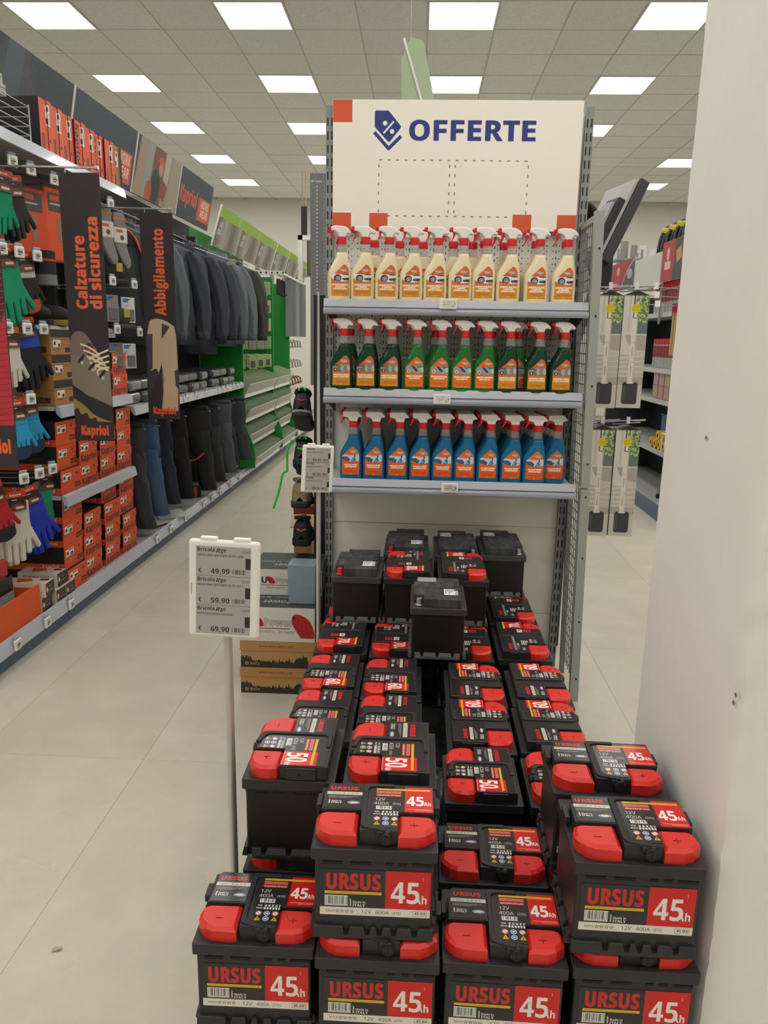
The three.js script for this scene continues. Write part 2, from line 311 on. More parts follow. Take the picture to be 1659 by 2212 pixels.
// ---------- trigger spray bottles ----------
// body rings: y, centre x, half width, half depth (metres). The hand grip is on the left, under the nozzle.
const RINGS = [[0, .001, .0395, .0225], [.002, .0005, .0425, .0245], [.006, 0, .0442, .026], [.026, 0, .0448, .0265], [.060, 0, .0447, .0265], [.100, -.001, .0438, .0262], [.118, .0, .042, .0258], [.136, .0035, .0365, .025], [.152, .0068, .0307, .0238], [.166, .009, .0253, .0225], [.178, .0098, .0218, .021], [.190, .0095, .0198, .0196], [.196, .0092, .0193, .019], [.204, .009, .0185, .0182], [.214, .0088, .0176, .0174], [.222, .0087, .0150, .015], [.227, .0087, .0145, .0145]];
const ringAt = (y) => { let i = 0; while (i < RINGS.length - 2 && RINGS[i + 1][0] < y) i++; const a = RINGS[i], b = RINGS[i + 1], t = Math.min(1, Math.max(0, (y - a[0]) / (b[0] - a[0]))); return [1, 2, 3].map((k) => a[k] + (b[k] - a[k]) * t); };
const EXPN = 2.7;
function bodyGeo(y0, y1, shrink = 0) {
  const ys = RINGS.map((r) => r[0]).filter((y) => y > y0 + 1e-4 && y < y1 - 1e-4); ys.unshift(y0); ys.push(y1);
  const N = 28, pos = [], idx = [];
  for (const y of ys) { const [cx, a, b] = ringAt(y); for (let i = 0; i < N; i++) { const t = i / N * Math.PI * 2, c = Math.cos(t), s = Math.sin(t); pos.push(cx + (a - shrink) * Math.sign(c) * Math.abs(c) ** (2 / EXPN), y, (b - shrink) * Math.sign(s) * Math.abs(s) ** (2 / EXPN)); } }
  for (let j = 0; j < ys.length - 1; j++) for (let i = 0; i < N; i++) { const a = j * N + i, b = j * N + (i + 1) % N; idx.push(a, a + N, b, b, a + N, b + N); }
  const cap = (j, up) => { const [cx] = ringAt(ys[j]), c = pos.length / 3; pos.push(cx, ys[j], 0); for (let i = 0; i < N; i++) { const a = j * N + i, b = j * N + (i + 1) % N; up ? idx.push(a, c, b) : idx.push(a, b, c); } };
  cap(0, false); cap(ys.length - 1, true);
  const g = new THREE.BufferGeometry(); g.setAttribute('position', new THREE.Float32BufferAttribute(pos, 3)); g.setIndex(idx); g.setAttribute('uv', new THREE.Float32BufferAttribute(new Float32Array(pos.length / 3 * 2), 2)); g.computeVertexNormals(); return g;
}
// label that hugs the front; outline gives left and right edge at each height
function labelGeo(edge) {
  const y0 = .022, y1 = .142, NY = 26, NX = 10, pos = [], uv = [], idx = [];
  for (let j = 0; j <= NY; j++) { const y = y0 + (y1 - y0) * j / NY, [l, r] = edge(y), [cx, a, b] = ringAt(y); for (let i = 0; i <= NX; i++) { const x = l + (r - l) * i / NX, q = Math.min(1, Math.abs(x - cx) / a); pos.push(x, y, b * (1 - q ** EXPN) ** (1 / EXPN) + .0005); uv.push((x + .036) / .072, (y - y0) / (y1 - y0)); } }
  for (let j = 0; j < NY; j++) for (let i = 0; i < NX; i++) { const a = j * (NX + 1) + i; idx.push(a, a + 1, a + NX + 1, a + 1, a + NX + 2, a + NX + 1); }
  const g = new THREE.BufferGeometry(); g.setAttribute('position', new THREE.Float32BufferAttribute(pos, 3)); g.setAttribute('uv', new THREE.Float32BufferAttribute(uv, 2)); g.setIndex(idx); g.computeVertexNormals(); return g;
}
const archEdge = (y) => { if (y < .1) return [-.034, .034]; const t = (y - .1) / .042; return [-.034 + .046 * t ** .85 * (t < 1 ? 1 : 1), .033 - .014 * t ** 4]; };
const pentEdge = (y) => { const k = .0025 * Math.sin((y - .022) / .078 * Math.PI); if (y < .1) return [-.034 - k * .3, .034 + k * .2]; const t = (y - .1) / .042; return t < .5 ? [-.034 + .036 * t, .034 - .006 * t] : [-.016 + .044 * (t - .5), .031 - .042 * (t - .5)]; };
function bottleLabel(kind) {
  return print(360, 600, (c, W, H) => {
    const Y = (m) => H * (1 - m), O1 = kind === 'blue' || kind === 'insect' ? '#ee6a16' : '#e0602a', O2 = kind === 'blue' ? '#ea5f14' : kind === 'insect' ? '#ee7a14' : '#dc9220';
    const g = c.createLinearGradient(0, H * .45, 0, H); g.addColorStop(0, O1); g.addColorStop(.45, O2); g.addColorStop(1, O2); c.fillStyle = g; c.fillRect(0, 0, W, H);   // two-tone printed label ground
    // picture band
    c.save(); c.beginPath(); c.moveTo(0, H * .27); c.quadraticCurveTo(W * .5, H * .34, W, H * .26); c.lineTo(W, H * .5); c.quadraticCurveTo(W * .5, H * .62, 0, H * .43); c.closePath(); c.clip();
    if (kind === 'cream') {
      c.fillStyle = '#ecebe6'; c.fillRect(0, 0, W, H); c.fillStyle = '#3d3d40'; c.beginPath(); c.arc(W * .36, H * .43, 70, 0, 7); c.fill(); c.fillStyle = '#b9bcc0'; c.beginPath(); c.arc(W * .38, H * .44, 44, 0, 7); c.fill(); c.fillStyle = '#4b4b4f'; for (let i = 0; i < 9; i++) { c.beginPath(); c.arc(W * .38 + 27 * Math.cos(i * .698), H * .44 + 27 * Math.sin(i * .698), 8, 0, 7); c.fill(); }
      poly(c, [[W * .62, H * .43], [W, H * .40], [W, H * .5], [W * .6, H * .5]], '#46474a'); poly(c, [[W * .55, H * .29], [W, H * .28], [W, H * .33], [W * .66, H * .33]], '#55565a'); c.fillStyle = '#f4f4f2'; c.fillRect(W * .55, H * .49, 50, 18);
    } else if (kind === 'seat') {
      c.fillStyle = '#8d8b84'; c.fillRect(0, 0, W, H); for (let i = 0; i < 5; i++) poly(c, [[W * (.2 + i * .17), H * .28], [W * (.34 + i * .17), H * .4], [W * (.24 + i * .17), H * .55], [W * (.1 + i * .17), H * .42]], ['#a9a79f', '#77756f', '#b5b3ac', '#8a8881', '#c2c0b8'][i]);
      c.fillStyle = '#5d5c58'; c.fillRect(0, H * .26, W * .35, 60);
    } else if (kind === 'insect') {
      c.fillStyle = '#9fb4b9'; c.fillRect(0, 0, W, H); poly(c, [[W * .3, H * .3], [W * .45, H * .28], [W * .72, H * .46], [W * .6, H * .5]], '#39474a'); poly(c, [[W * .55, H * .28], [W, H * .3], [W, H * .4], [W * .7, H * .36]], '#55808a'); poly(c, [[0, H * .3], [W * .25, H * .3], [W * .5, H * .52], [0, H * .5]], '#8ba5ab'); poly(c, [[W * .8, H * .36], [W, H * .33], [W, H * .5], [W * .85, H * .5]], '#c8d3cf');
    } else {
      c.fillStyle = '#d5dbe0'; c.fillRect(0, 0, W, H); poly(c, [[0, H * .36], [W * .3, H * .36], [W * .48, H * .45], [W * .4, H * .56], [0, H * .44]], '#33658e'); poly(c, [[W * .5, H * .54], [W * .62, H * .4], [W * .74, H * .34], [W * .8, H * .5], [W * .66, H * .56]], '#3f7fae'); poly(c, [[W * .56, H * .54], [W * .63, H * .42], [W * .7, H * .5]], '#7fb2d4'); c.strokeStyle = '#40444a'; c.lineWidth = 3; c.beginPath(); c.moveTo(W * .3, H * .34); c.lineTo(W * .7, H * .3); c.moveTo(W * .85, H * .48); c.lineTo(W, H * .4); c.stroke(); c.fillStyle = '#2a3a54'; c.fillRect(W * .7, H * .29, 26, 40);
    }
    c.restore();
    c.strokeStyle = '#353f66'; c.lineWidth = 4; c.beginPath(); c.moveTo(0, H * .43); c.quadraticCurveTo(W * .5, H * .62, W, H * .5); c.stroke();
    // oval maker's badge
    c.fillStyle = '#e9c06a'; c.beginPath(); c.ellipse(W * .66, H * .18, 74, 36, 0, 0, 7); c.fill(); c.fillStyle = '#24325f'; c.beginPath(); c.ellipse(W * .66, H * .18, 68, 31, 0, 0, 7); c.fill(); c.fillStyle = '#dfe2ea'; c.beginPath(); c.ellipse(W * .66, H * .18, 58, 22, 0, 0, 7); c.fill(); fit(c, 'cyclon', W * .66 - 46, H * .19, 92, 30, '#24325f'); c.fillStyle = '#f3b21c'; c.beginPath(); c.arc(W * .53, H * .165, 14, 0, 7); c.fill();
    if (kind === 'seat' || kind === 'insect') { c.fillStyle = kind === 'seat' ? '#2c3046' : '#e9d9c9'; c.beginPath(); c.arc(W * .2, H * .47, 36, 0, 7); c.fill(); c.fillStyle = kind === 'seat' ? '#d9dce2' : '#8a3a1c'; c.fillRect(W * .2 - 14, H * .46, 28, 22); c.beginPath(); c.arc(W * .2, H * .455, 10, 0, 7); c.fill(); }
    const L = { cream: ['RINNOVA FASCIONI', 'E PARAURTI', 'RENUEVA PLASTICA'], seat: ['RINNOVA SEDILI', 'LIMPIA TAPICERIAS'], insect: ['RIMUOVI MOSCERINI', 'LIMPIA INSECTOS'], blue: ['PULISCI VETRI', 'LIMPIACRISTALES'] }[kind];
    const cs = { cream: [W * .86, W * .5, W * .74], seat: [W * .84, W * .84], insect: [W * .86, W * .6], blue: [W * .76, W * .7] }[kind];
    L.forEach((s, i) => fit(c, s, (W - cs[i]) / 2, H * (.665 + i * .065) + (kind === 'blue' ? 6 : 0), cs[i], i && kind !== 'cream' ? 36 : 42, '#fff6e8', { stroke: 3.5 }));
    c.fillStyle = 'rgba(150,50,10,.55)'; for (let i = 0; i < 3; i++) c.fillRect(W * .16 + i * 8, H * (.845 + i * .027), W * .68 - i * 16, 7);
    c.fillStyle = '#f5d8b0'; c.fillRect(W * .45, H * .955, 36, 8);
  }, .4);
}
const BM = {
  cream: phy(0xf0e2bb, .32, { clearcoat: .4, clearcoatRoughness: .15 }),
  seat: phy(0x2c6e4c, .1, { transmission: .7, thickness: .05, ior: 1.35, attenuationColor: new THREE.Color(0x1b7f4c), attenuationDistance: .05 }),
  insect: phy(0x55c968, .1, { transmission: .78, thickness: .05, ior: 1.35, attenuationColor: new THREE.Color(0x28c046), attenuationDistance: .07 }),
  blue: phy(0x2fa4dc, .1, { transmission: .6, thickness: .05, ior: 1.35, attenuationColor: new THREE.Color(0x1a9bdc), attenuationDistance: .09 }),
  clear: phy(0xf0f0ee, .12, { transmission: .85, thickness: 0, clearcoat: .3 }),
  cap: std(0xd8202a, .4), trig: std(0xd6202c, .4), head: std(0xf3f0ec, .35),
};
const SHROUD = phy(0xf6d9d4, .3, { transmission: .3, thickness: 0 });
const BG = {
  body: bodyGeo(0, .19), neck: bodyGeo(.19, .227), arch: labelGeo(archEdge), pent: labelGeo(pentEdge),
  cap: (() => { const pts = [[0, .223], [.0168, .223], [.0174, .2245], [.0172, .246], [.0155, .2485], [0, .2485]].map((p) => V2(...p)); const g = new THREE.LatheGeometry(pts, 24); return g.translate(.0087, 0, 0); })(),
  // rounded head (cream and green bottles)
  head: merge([front(rpoly([[-.033, .272, .003], [-.033, .287, .004], [-.02, .291, .01], [.016, .291, .012], [.034, .282, .012], [.046, .266, .004], [.041, .261, .003], [.029, .265, .01], [.022, .257, .008], [.0215, .248, .001], [-.003, .248, .001], [-.008, .262, .008], [-.02, .270, .01]]), -.0125, .025, .004, 4)]),
  shroud: front(rpoly([[-.028, .271], [-.004, .268], [-.003, .252], [-.008, .246], [-.018, .262]], .002), -.004, .008, .001, 3),
  nozzle: merge([cyl(.0078, .0085, .012, 0, 0, 0, 14).rotateZ(Math.PI / 2).translate(-.040, .281, 0), rbox(.009, .017, .017, .003, -.037, .281, 0)]),
  trigger: front(rpoly([[-.034, .272, .002], [-.022, .270, .003], [-.025, .256, .01], [-.036, .238, .003], [-.039, .231, .002], [-.040, .236, .004], [-.031, .256, .01]]), -.006, .012, .0015, 4),
  // angular head (blue bottles)
  head2: merge([front(rpoly([[-.033, .268, .001], [-.033, .288, .002], [.026, .290, .004], [.044, .270, .002], [.043, .267, .001], [.029, .265, .004], [.0255, .259, .003], [.0245, .248, .001], [-.006, .248, .001], [-.012, .262, .003]]), -.0135, .027, .002, 3), box(.058, .0015, .0285, -.003, .276, 0)]),
  trigger2: front(rpoly([[-.034, .270, .001], [-.013, .268, .002], [-.006, .256, .004], [-.012, .254, .003], [-.022, .260, .004], [-.041, .236, .001], [-.046, .234, .001], [-.040, .246, .003]]), -.007, .014, .001, 3),
};
function makeBottle(kind) {
  const t = thing('spray_bottle', '', 'spray bottle'), round = kind !== 'blue';
  part(t, 'bottle_body', BG.body, BM[kind]); part(t, 'clear_neck', BG.neck, BM.clear);
  part(t, 'front_label', kind === 'cream' || kind === 'seat' ? BG.arch : BG.pent, bottleLabel(kind));
  part(t, 'collar', BG.cap, BM.cap); const h = part(t, 'spray_head', round ? BG.head : BG.head2, BM.head);
  if (round) part(h, 'shroud', BG.shroud, SHROUD);
  part(h, 'nozzle', BG.nozzle, BM.trig); part(h, 'trigger', round ? BG.trigger : BG.trigger2, BM.trig);
  return t;
}
{
  const protos = {}, put = (kind, x, y, z, ry, label, group, tiltScale = 1) => {
    const o = protos[kind] ? copy(protos[kind], [x, y, z], ry, label, group) : (protos[kind] = makeBottle(kind));
    o.position.set(x, y, z); o.rotation.y = ry; o.scale.y = .945; o.userData.label = label; if (group) o.userData.group = group; return o;
  };
  const G = ['cream spray bottles on the top shelf', 'green spray bottles on the middle shelf', 'blue spray bottles on the bottom shelf'];
  const y = SHELF.map((s) => s + .0006);
  const nth = (i) => i === 0 ? 'leftmost' : i === 9 ? 'rightmost' : ORD[i] + ' from left';
  [-.318, -.229, -.138, -.046, .044, .137, .225, .316, .419, .522].forEach((x, i) => put('cream', x * 1.008, y[0], -3.032 + (i % 3) * .002, (i === 0 ? .25 : (i % 3 - 1) * .05), `cream bumper renewer spray bottle in the front row of the top shelf, ${nth(i)}`, G[0]));
  [[-.196, 'second and third'], [-.101, 'third and fourth'], [-.012, 'fourth and fifth'], [.1, 'fifth and sixth'], [.175, 'sixth and seventh'], [.292, 'seventh and eighth']].forEach(([x, s], i) => put('cream', x * 1.03, y[0], -3.13 - (i % 3) * .012, (i % 2 ? .15 : -.1), `cream bumper renewer spray bottle standing behind the gap between the ${s} front bottles`, G[0]));
  [[-.323, 'leftmost'], [.216, 'seventh'], [.318, 'eighth'], [.408, 'ninth'], [.52, 'rightmost']].forEach(([x, s], i) => put('cream', x * 1.02, y[0], -3.095, .1, `cream bumper renewer spray bottle half hidden right behind the ${s} front bottle`, G[0]));
  const kinds = ['seat', 'seat', 'seat', 'insect', 'insect', 'insect', 'insect', 'seat', 'seat', 'seat'];
  const words = { seat: 'dark green seat cleaner', insect: 'bright green insect remover' };
  const xs2 = [-.305, -.211, -.120, -.023, .072, .159, .246, .332, .444, .537];
  xs2.forEach((x, i) => put(kinds[i], x * 1.007 - .002, y[1], -3.03, 0, `${words[kinds[i]]} spray bottle at the front of the middle shelf, ${nth(i)}`, G[1]));
  [[0, .022, 1], [1, .006, 1], [2, .004, 2], [4, -.028, 1], [6, .012, 1], [7, .028, 1], [8, -.008, 3], [9, -.01, 3]].forEach(([i, dx, n]) => { for (let k = 1; k <= n; k++) put(i === 7 ? 'insect' : kinds[i], xs2[i] * (1.007 + .022 * k) + dx, y[1], -3.03 - .066 * k, 0, `${words[i === 7 ? 'insect' : kinds[i]]} spray bottle ${ORD[k]} in the file behind the ${i === 0 ? 'leftmost' : i === 9 ? 'rightmost' : ORD[i]} front bottle`, G[1]); });
  const xs3 = [-.266, -.176, -.083, .006, .095, .182, .271, .363, .451, .533];
  xs3.forEach((x, i) => { for (let k = 0; k < 4; k++) put('blue', x * 1.0236 + (i > 6 ? -.006 * k : -.001 * k), y[2], (i === 9 ? -3.09 : i === 8 ? -3.055 : -3.065) - .058 * k, 0, k ? `blue glass cleaner spray bottle ${ORD[k]} in the file behind the ${i === 0 ? 'leftmost' : i === 9 ? 'rightmost' : ORD[i]} front bottle` : `blue glass cleaner spray bottle in the front row of the bottom shelf, ${nth(i)}`, G[2]); });
}
// ---------- car batteries ----------
const RIM = .165, TOPH = .028, BH = .193, BD = .175;                  // lid rim height, block height above it, total, depth
// dusty bare covers of the unlabelled batteries: pale smudges with ragged outlines, as on the photographed ones
const dustMat = print(512, 512, (c, W, H) => { let s = 17; const R = () => (s = (s * 16807) % 2147483647) / 2147483647; c.fillStyle = '#37393a'; c.fillRect(0, 0, W, H); for (let i = 0; i < 240; i++) { c.fillStyle = R() < .55 ? `rgba(122,126,126,${.05 + .12 * R()})` : `rgba(24,25,27,${.08 + .16 * R()})`; const x = R() * W, y = R() * H; c.beginPath(); for (let k = 0; k < 7; k++) { const a = k * .9, r = 8 + R() * 34; c.lineTo(x + r * 1.5 * Math.cos(a), y + r * .7 * Math.sin(a)); } c.fill(); } }, .6);
const CM = { case45: std(0x2a2728, .45), case: std(0x141315, .42), lid: std(0x2b2a2c, .45), block: std(0x2a292b, .42), cap: std(0xdd2f25, .36), handle: std(0x242325, .5), lip: std(0x2c2b2d, .4), lipPale: std(0x55575a, .6), dusty: dustMat, dustyLid: std(0x3a3b3c, .55), grip: std(0x121113, .7) };
const RED = '#d8211f', INK = '#2a2728', PAPER = '#efe9df', YEL = '#f2bd22';
function safety(c, x, y, r) {                                           // six little hazard symbols in two rows of three
  [[0, 0, 'r'], [1, 0, 'b'], [2, 0, 'r'], [0, 1, 'y'], [1, 1, 'b'], [2, 1, 'y']].forEach(([i, j, k]) => {
    const X = x + i * r * 2.7, Y = y + j * r * 2.3;
    if (k === 'y') { poly(c, [[X, Y - r], [X + r, Y + r * .85], [X - r, Y + r * .85]], '#d8a91f'); c.fillStyle = '#222'; c.fillRect(X - r * .12, Y - r * .3, r * .24, r * .8); }
    else { c.fillStyle = k === 'r' ? '#f1e5e0' : '#3a62a8'; c.beginPath(); c.arc(X, Y, r, 0, 7); c.fill(); c.lineWidth = r * .2; c.strokeStyle = k === 'r' ? '#c63a34' : '#e6ecf5'; c.beginPath(); c.arc(X, Y, r * .85, 0, 7); c.stroke(); if (k === 'r') { c.beginPath(); c.moveTo(X - r * .6, Y - r * .6); c.lineTo(X + r * .6, Y + r * .6); c.stroke(); } else { c.fillStyle = '#e6ecf5'; c.fillRect(X - r * .4, Y - r * .25, r * .8, r * .5); } }
  });
}
function stars(c, x, y, r, step) { c.strokeStyle = '#8a8278'; c.lineWidth = r * .3; for (let i = 0; i < 4; i++) { c.beginPath(); for (let k = 0; k <= 10; k++) { const q = k % 2 ? r * .45 : r, a = -1.571 + k * .628; c[k ? 'lineTo' : 'moveTo'](x + i * step + q * Math.cos(a), y + q * Math.sin(a)); } c.stroke(); } }
function badge(c, x, y, w) { c.fillStyle = '#d9dce4'; c.beginPath(); c.ellipse(x, y, w, w * .38, 0, 0, 7); c.fill(); c.fillStyle = '#2d4a92'; c.beginPath(); c.ellipse(x, y, w * .86, w * .29, 0, 0, 7); c.fill(); c.fillStyle = '#e8ebf0'; c.beginPath(); c.ellipse(x, y, w * .7, w * .18, 0, 0, 7); c.fill(); c.fillStyle = '#f0b11d'; c.beginPath(); c.arc(x, y - w * .12, w * .14, 0, 7); c.fill(); }
// top print, canvas covers the block top: x from -W/2 to W/2, z from rear (top of canvas) to front
function topPrint(Ah, amps, W, kind) {
  const sc = 5.2, cw = Math.round(W * 1000 * sc), ch = Math.round(150 * sc);   // sc pixels per millimetre
  return print(cw, ch, (c) => {
    const X = (mm) => (mm + W * 500) * sc, Y = (mm) => (mm + 72) * sc;         // mm from battery centre, z towards the front
    c.fillStyle = INK; c.fillRect(0, 0, cw, ch);
    const R = W * 500, red = (x, y, w, h) => { c.fillStyle = RED; c.fillRect(X(x), Y(y), w * sc, h * sc); };
    const sticker = (x, y) => { c.fillStyle = '#c4352f'; c.fillRect(X(x), Y(y), 44 * sc, 8 * sc); c.fillRect(X(x), Y(y + 9.5), 44 * sc, 6.5 * sc); fit(c, 'BATTERIA CON ELETTROLITO', X(x + 1), Y(y + 3.6), 42 * sc, 3 * sc, '#e8b8a8'); fit(c, 'SENZA MANUTENZIONE', X(x + 1), Y(y + 7.2), 42 * sc, 3 * sc, '#e8b8a8'); fit(c, 'Garantita 24 mesi', X(x + 2), Y(y + 14.6), 40 * sc, 5 * sc, '#f0d0c0'); };
    const made = (x, y) => { c.fillStyle = '#2e8a4a'; c.fillRect(X(x), Y(y), 1.6 * sc, 11 * sc); c.fillStyle = '#eee'; c.fillRect(X(x + 1.6), Y(y), 1.2 * sc, 11 * sc); c.fillStyle = RED; c.fillRect(X(x + 2.8), Y(y), 1.2 * sc, 11 * sc); tx(c, 'Made in', X(x + 5.5), Y(y + 5), 4.6 * sc, '#e8e4dc'); tx(c, 'ITALY', X(x + 5.5), Y(y + 10.6), 6.2 * sc, '#f4f0e8', { sx: 1.1 }); };
    const dates = (x, y) => { tx(c, 'YEAR', X(x), Y(y + 3), 4.4 * sc, '#e8e4dc', { sx: .8 }); tx(c, 'MONTH', X(x - 1.5), Y(y + 9.5), 4.4 * sc, '#e8e4dc', { sx: .72 }); c.fillStyle = '#f0ece4'; for (let i = 0; i < 5; i++) c.fillRect(X(x + 13 + i * 6.2), Y(y - 1), 3.2 * sc, 5 * sc); for (let i = 0; i < 6; i++) c.fillRect(X(x + 12 + i * 5.1), Y(y + 5.5), 3.2 * sc, 5 * sc); c.fillStyle = INK; for (let i = 0; i < 5; i++) c.fillRect(X(x + 14.2 + i * 6.2), Y(y + .4), 1 * sc, 2 * sc); };
    const fine = (x, y, w) => { c.fillStyle = 'rgba(225,220,210,.6)'; for (let i = 0; i < 3; i++) c.fillRect(X(x), Y(y + i * 2.2), (w - i * 9) * sc, 1 * sc); };
    if (kind === 'handle') {
      const L = -R + 15;                                               // left panel
      fit(c, 'URSUS', X(L + 4), Y(-36), 50 * sc, 13.5 * sc, RED, { stroke: 5 });
      c.fillStyle = '#cfc8bb'; c.fillRect(X(L), Y(-30), 62 * sc, 9 * sc); fit(c, 'MAX', X(L + 10), Y(-23), 14 * sc, 6 * sc, '#77706a', { thin: 1 }); stars(c, X(L + 30), Y(-25.6), 2.2 * sc, 7.4 * sc); fit(c, ' ', X(L + 10), Y(-20), 42 * sc, 5 * sc, '#77706a');
      fine(L + 3, -17, 52); made(L + 4, -6); badge(c, X(L + 48), Y(1), 10.5 * sc);
      const m = R - 108;                                               // main panel, measured from its left
      const w = R * 2 - 100;
      red(R - 56, -50, 50, 78); c.fillStyle = YEL; c.fillRect(X(R - 106), Y(-44), 94 * sc, 5 * sc); fit(c, 'RICAMBIO DI QUALITA EQUIVALENTE ALL’ORIGINALE', X(R - 104), Y(-40.4), 90 * sc, 3 * sc, '#c08f18');
      fit(c, String(Ah), X(R - 53), Y(Ah >= 50 ? 9 : 4), (Ah >= 50 ? 34 : 31) * sc, (Ah >= 50 ? 56 : 37) * sc, '#f6f1e8', { stroke: 4 }); fit(c, 'Ah', X(R - (Ah >= 50 ? 19.5 : 23)), Y(Ah >= 50 ? 9 : 4), 12.5 * sc, 15 * sc, '#f6f1e8');
      c.fillStyle = 'rgba(245,225,215,.7)'; c.fillRect(X(R - 52), Y(14), 42 * sc, 1.2 * sc); c.fillRect(X(R - 38), Y(17), 27 * sc, 1.2 * sc);
      sticker(R - 106, -37); tx(c, '12V', X(R - 108), Y(-8), 11 * sc, '#dcd8d0', { thin: 1 }); tx(c, amps + 'A', X(R - 109), Y(4), 11.5 * sc, '#d4d0c8', { thin: 1 }); tx(c, '(EN)', X(R - 77), Y(3.5), 8 * sc, '#c4c0b8', { thin: 1 });
      barcode(c, X(R - 105), Y(7.5), 27 * sc, 10 * sc, 26); dates(R - 107, 23); safety(c, X(R - 102), Y(43), 5.4 * sc);
    } else {                                                           // two raised panels: red capacity panel at right, name at left
      fit(c, 'URSUS', X(-R + 20), Y(-38), 52 * sc, 17 * sc, RED, { stroke: 5 });
      c.fillStyle = '#8d8a84'; c.fillRect(X(-R + 16), Y(-33), R * sc - 22 * sc, 7.5 * sc); fine(-R + 24, -22, 50); made(-R + 16, -9);
      badge(c, X(-R + 66), Y(-18), 9 * sc); c.fillStyle = '#e5e0d6'; for (let i = 0; i < 5; i++) for (let j = 0; j < 4; j++) c.fillRect(X(-R + 62 + i * 7.5), Y(-6 + j * 6.2), 5.4 * sc, 4.2 * sc);
      safety(c, X(-R + 72), Y(28), 6 * sc);
      red(R - 68, -46, 60, 74); c.fillStyle = YEL; c.fillRect(X(R - 76), Y(-52), 64 * sc, 6 * sc);
      tx(c, String(Ah), X(R - 62), Y(8), 52 * sc, '#f6f1e8', { sx: .66 }); tx(c, 'Ah', X(R - 23), Y(8), 15 * sc, '#f6f1e8', { sx: .85 });
      c.fillStyle = '#c4352f'; for (let i = 0; i < 3; i++) c.fillRect(X(R - 104), Y(14 + i * 9), 26 * sc, 7 * sc); c.fillStyle = '#efeae0'; c.fillRect(X(R - 106), Y(-8), 26 * sc, 18 * sc); barcode(c, X(R - 104), Y(-6), 22 * sc, 14 * sc, 18); c.strokeStyle = '#55524f'; c.lineWidth = 3; c.beginPath(); c.arc(X(R - 92), Y(-26), 6 * sc, 0, 7); c.stroke();
    }
  }, .24);
}
const frontPrint = print(1100, 540, (c, W, H) => {                      // 182 x 89 mm label on the front of the 45 Ah battery
  const s = 6.04; c.fillStyle = '#2e2b2b'; c.fillRect(0, 0, W, H);
  c.fillStyle = RED; c.fillRect(108 * s, 0, W - 108 * s, 74 * s);
  fit(c, 'URSUS', 9 * s, 37 * s, 92 * s, 40 * s, '#d22a27', { stroke: 12 });
  c.fillStyle = YEL; c.fillRect(8 * s, 41 * s, 94 * s, 5.2 * s); fit(c, 'RICAMBIO DI QUALITA EQUIVALENTE ALL’ORIGINALE', 11 * s, 45 * s, 86 * s, 3.4 * s, '#b98a18');
  barcode(c, 8 * s, 49 * s, 38 * s, 20 * s, 44); fit(c, '8 015826 012272', 10 * s, 68.4 * s, 34 * s, 3.6 * s, '#333', { thin: 1 });
  c.fillStyle = '#2e8a4a'; c.fillRect(48.5 * s, 53 * s, 1.6 * s, 16 * s); c.fillStyle = '#eee'; c.fillRect(50.1 * s, 55 * s, 1.2 * s, 14 * s); c.fillStyle = RED; c.fillRect(51.3 * s, 57 * s, 1.2 * s, 12 * s);
  tx(c, 'Made in', 54 * s, 63 * s, 5.6 * s, '#eee9e0'); tx(c, 'ITALY', 54 * s, 69.4 * s, 6.8 * s, '#f4f0e8', { sx: 1.15 });
  tx(c, '45', 117 * s, 60 * s, 56 * s, '#f4efe6', { sx: .8 }); tx(c, 'Ah', 155.5 * s, 60 * s, 21 * s, '#f4efe6', { sx: .82 });
  tx(c, 'A.0051', 170 * s, 17 * s, 2.6 * s, '#f0c8c0', { rot: -1.571, thin: 1 });
  c.fillStyle = '#ece6da'; c.fillRect(0, 71.5 * s, W, 15 * s);
  tx(c, 'MAX', 9 * s, 81.5 * s, 7 * s, '#6d665e', { thin: 1, sx: 1.1 });
  stars(c, 29 * s, 79 * s, 3.3 * s, 8 * s);
  tx(c, '12V', 68 * s, 82.5 * s, 9.6 * s, '#3c3733', { thin: 1, sx: 1.06 }); tx(c, '400A', 92 * s, 82.5 * s, 9.6 * s, '#3c3733', { thin: 1, sx: 1.06 }); tx(c, '(EN)', 120 * s, 82 * s, 7.6 * s, '#6d665e', { thin: 1 });
  c.strokeStyle = '#3c3733'; c.lineWidth = 3; c.beginPath(); c.roundRect(154 * s, 74 * s, 23 * s, 9.4 * s, 2 * s); c.stroke(); tx(c, '45 DX', 156.5 * s, 81.2 * s, 7 * s, '#2e2a27');
}, .3);
function capShape(s, R, f0, f1, w) {                                    // plan of a terminal cover; s = +1 right, -1 left
  const o = R - .004, i = R - .006 - w; // outer and inner x
  return shp([[i, f0 + .003], [i + .003, f0], [o - .014, f0], [o - .004, f0 + .005], [o, f0 + .018], [o - .0005, f0 + .034], [o - .006, f1 - .017], [o - .016, f1 - .007], [o - .030, f1 - .001], [i, f1]].map(([x, z]) => [s * x, z]));
}
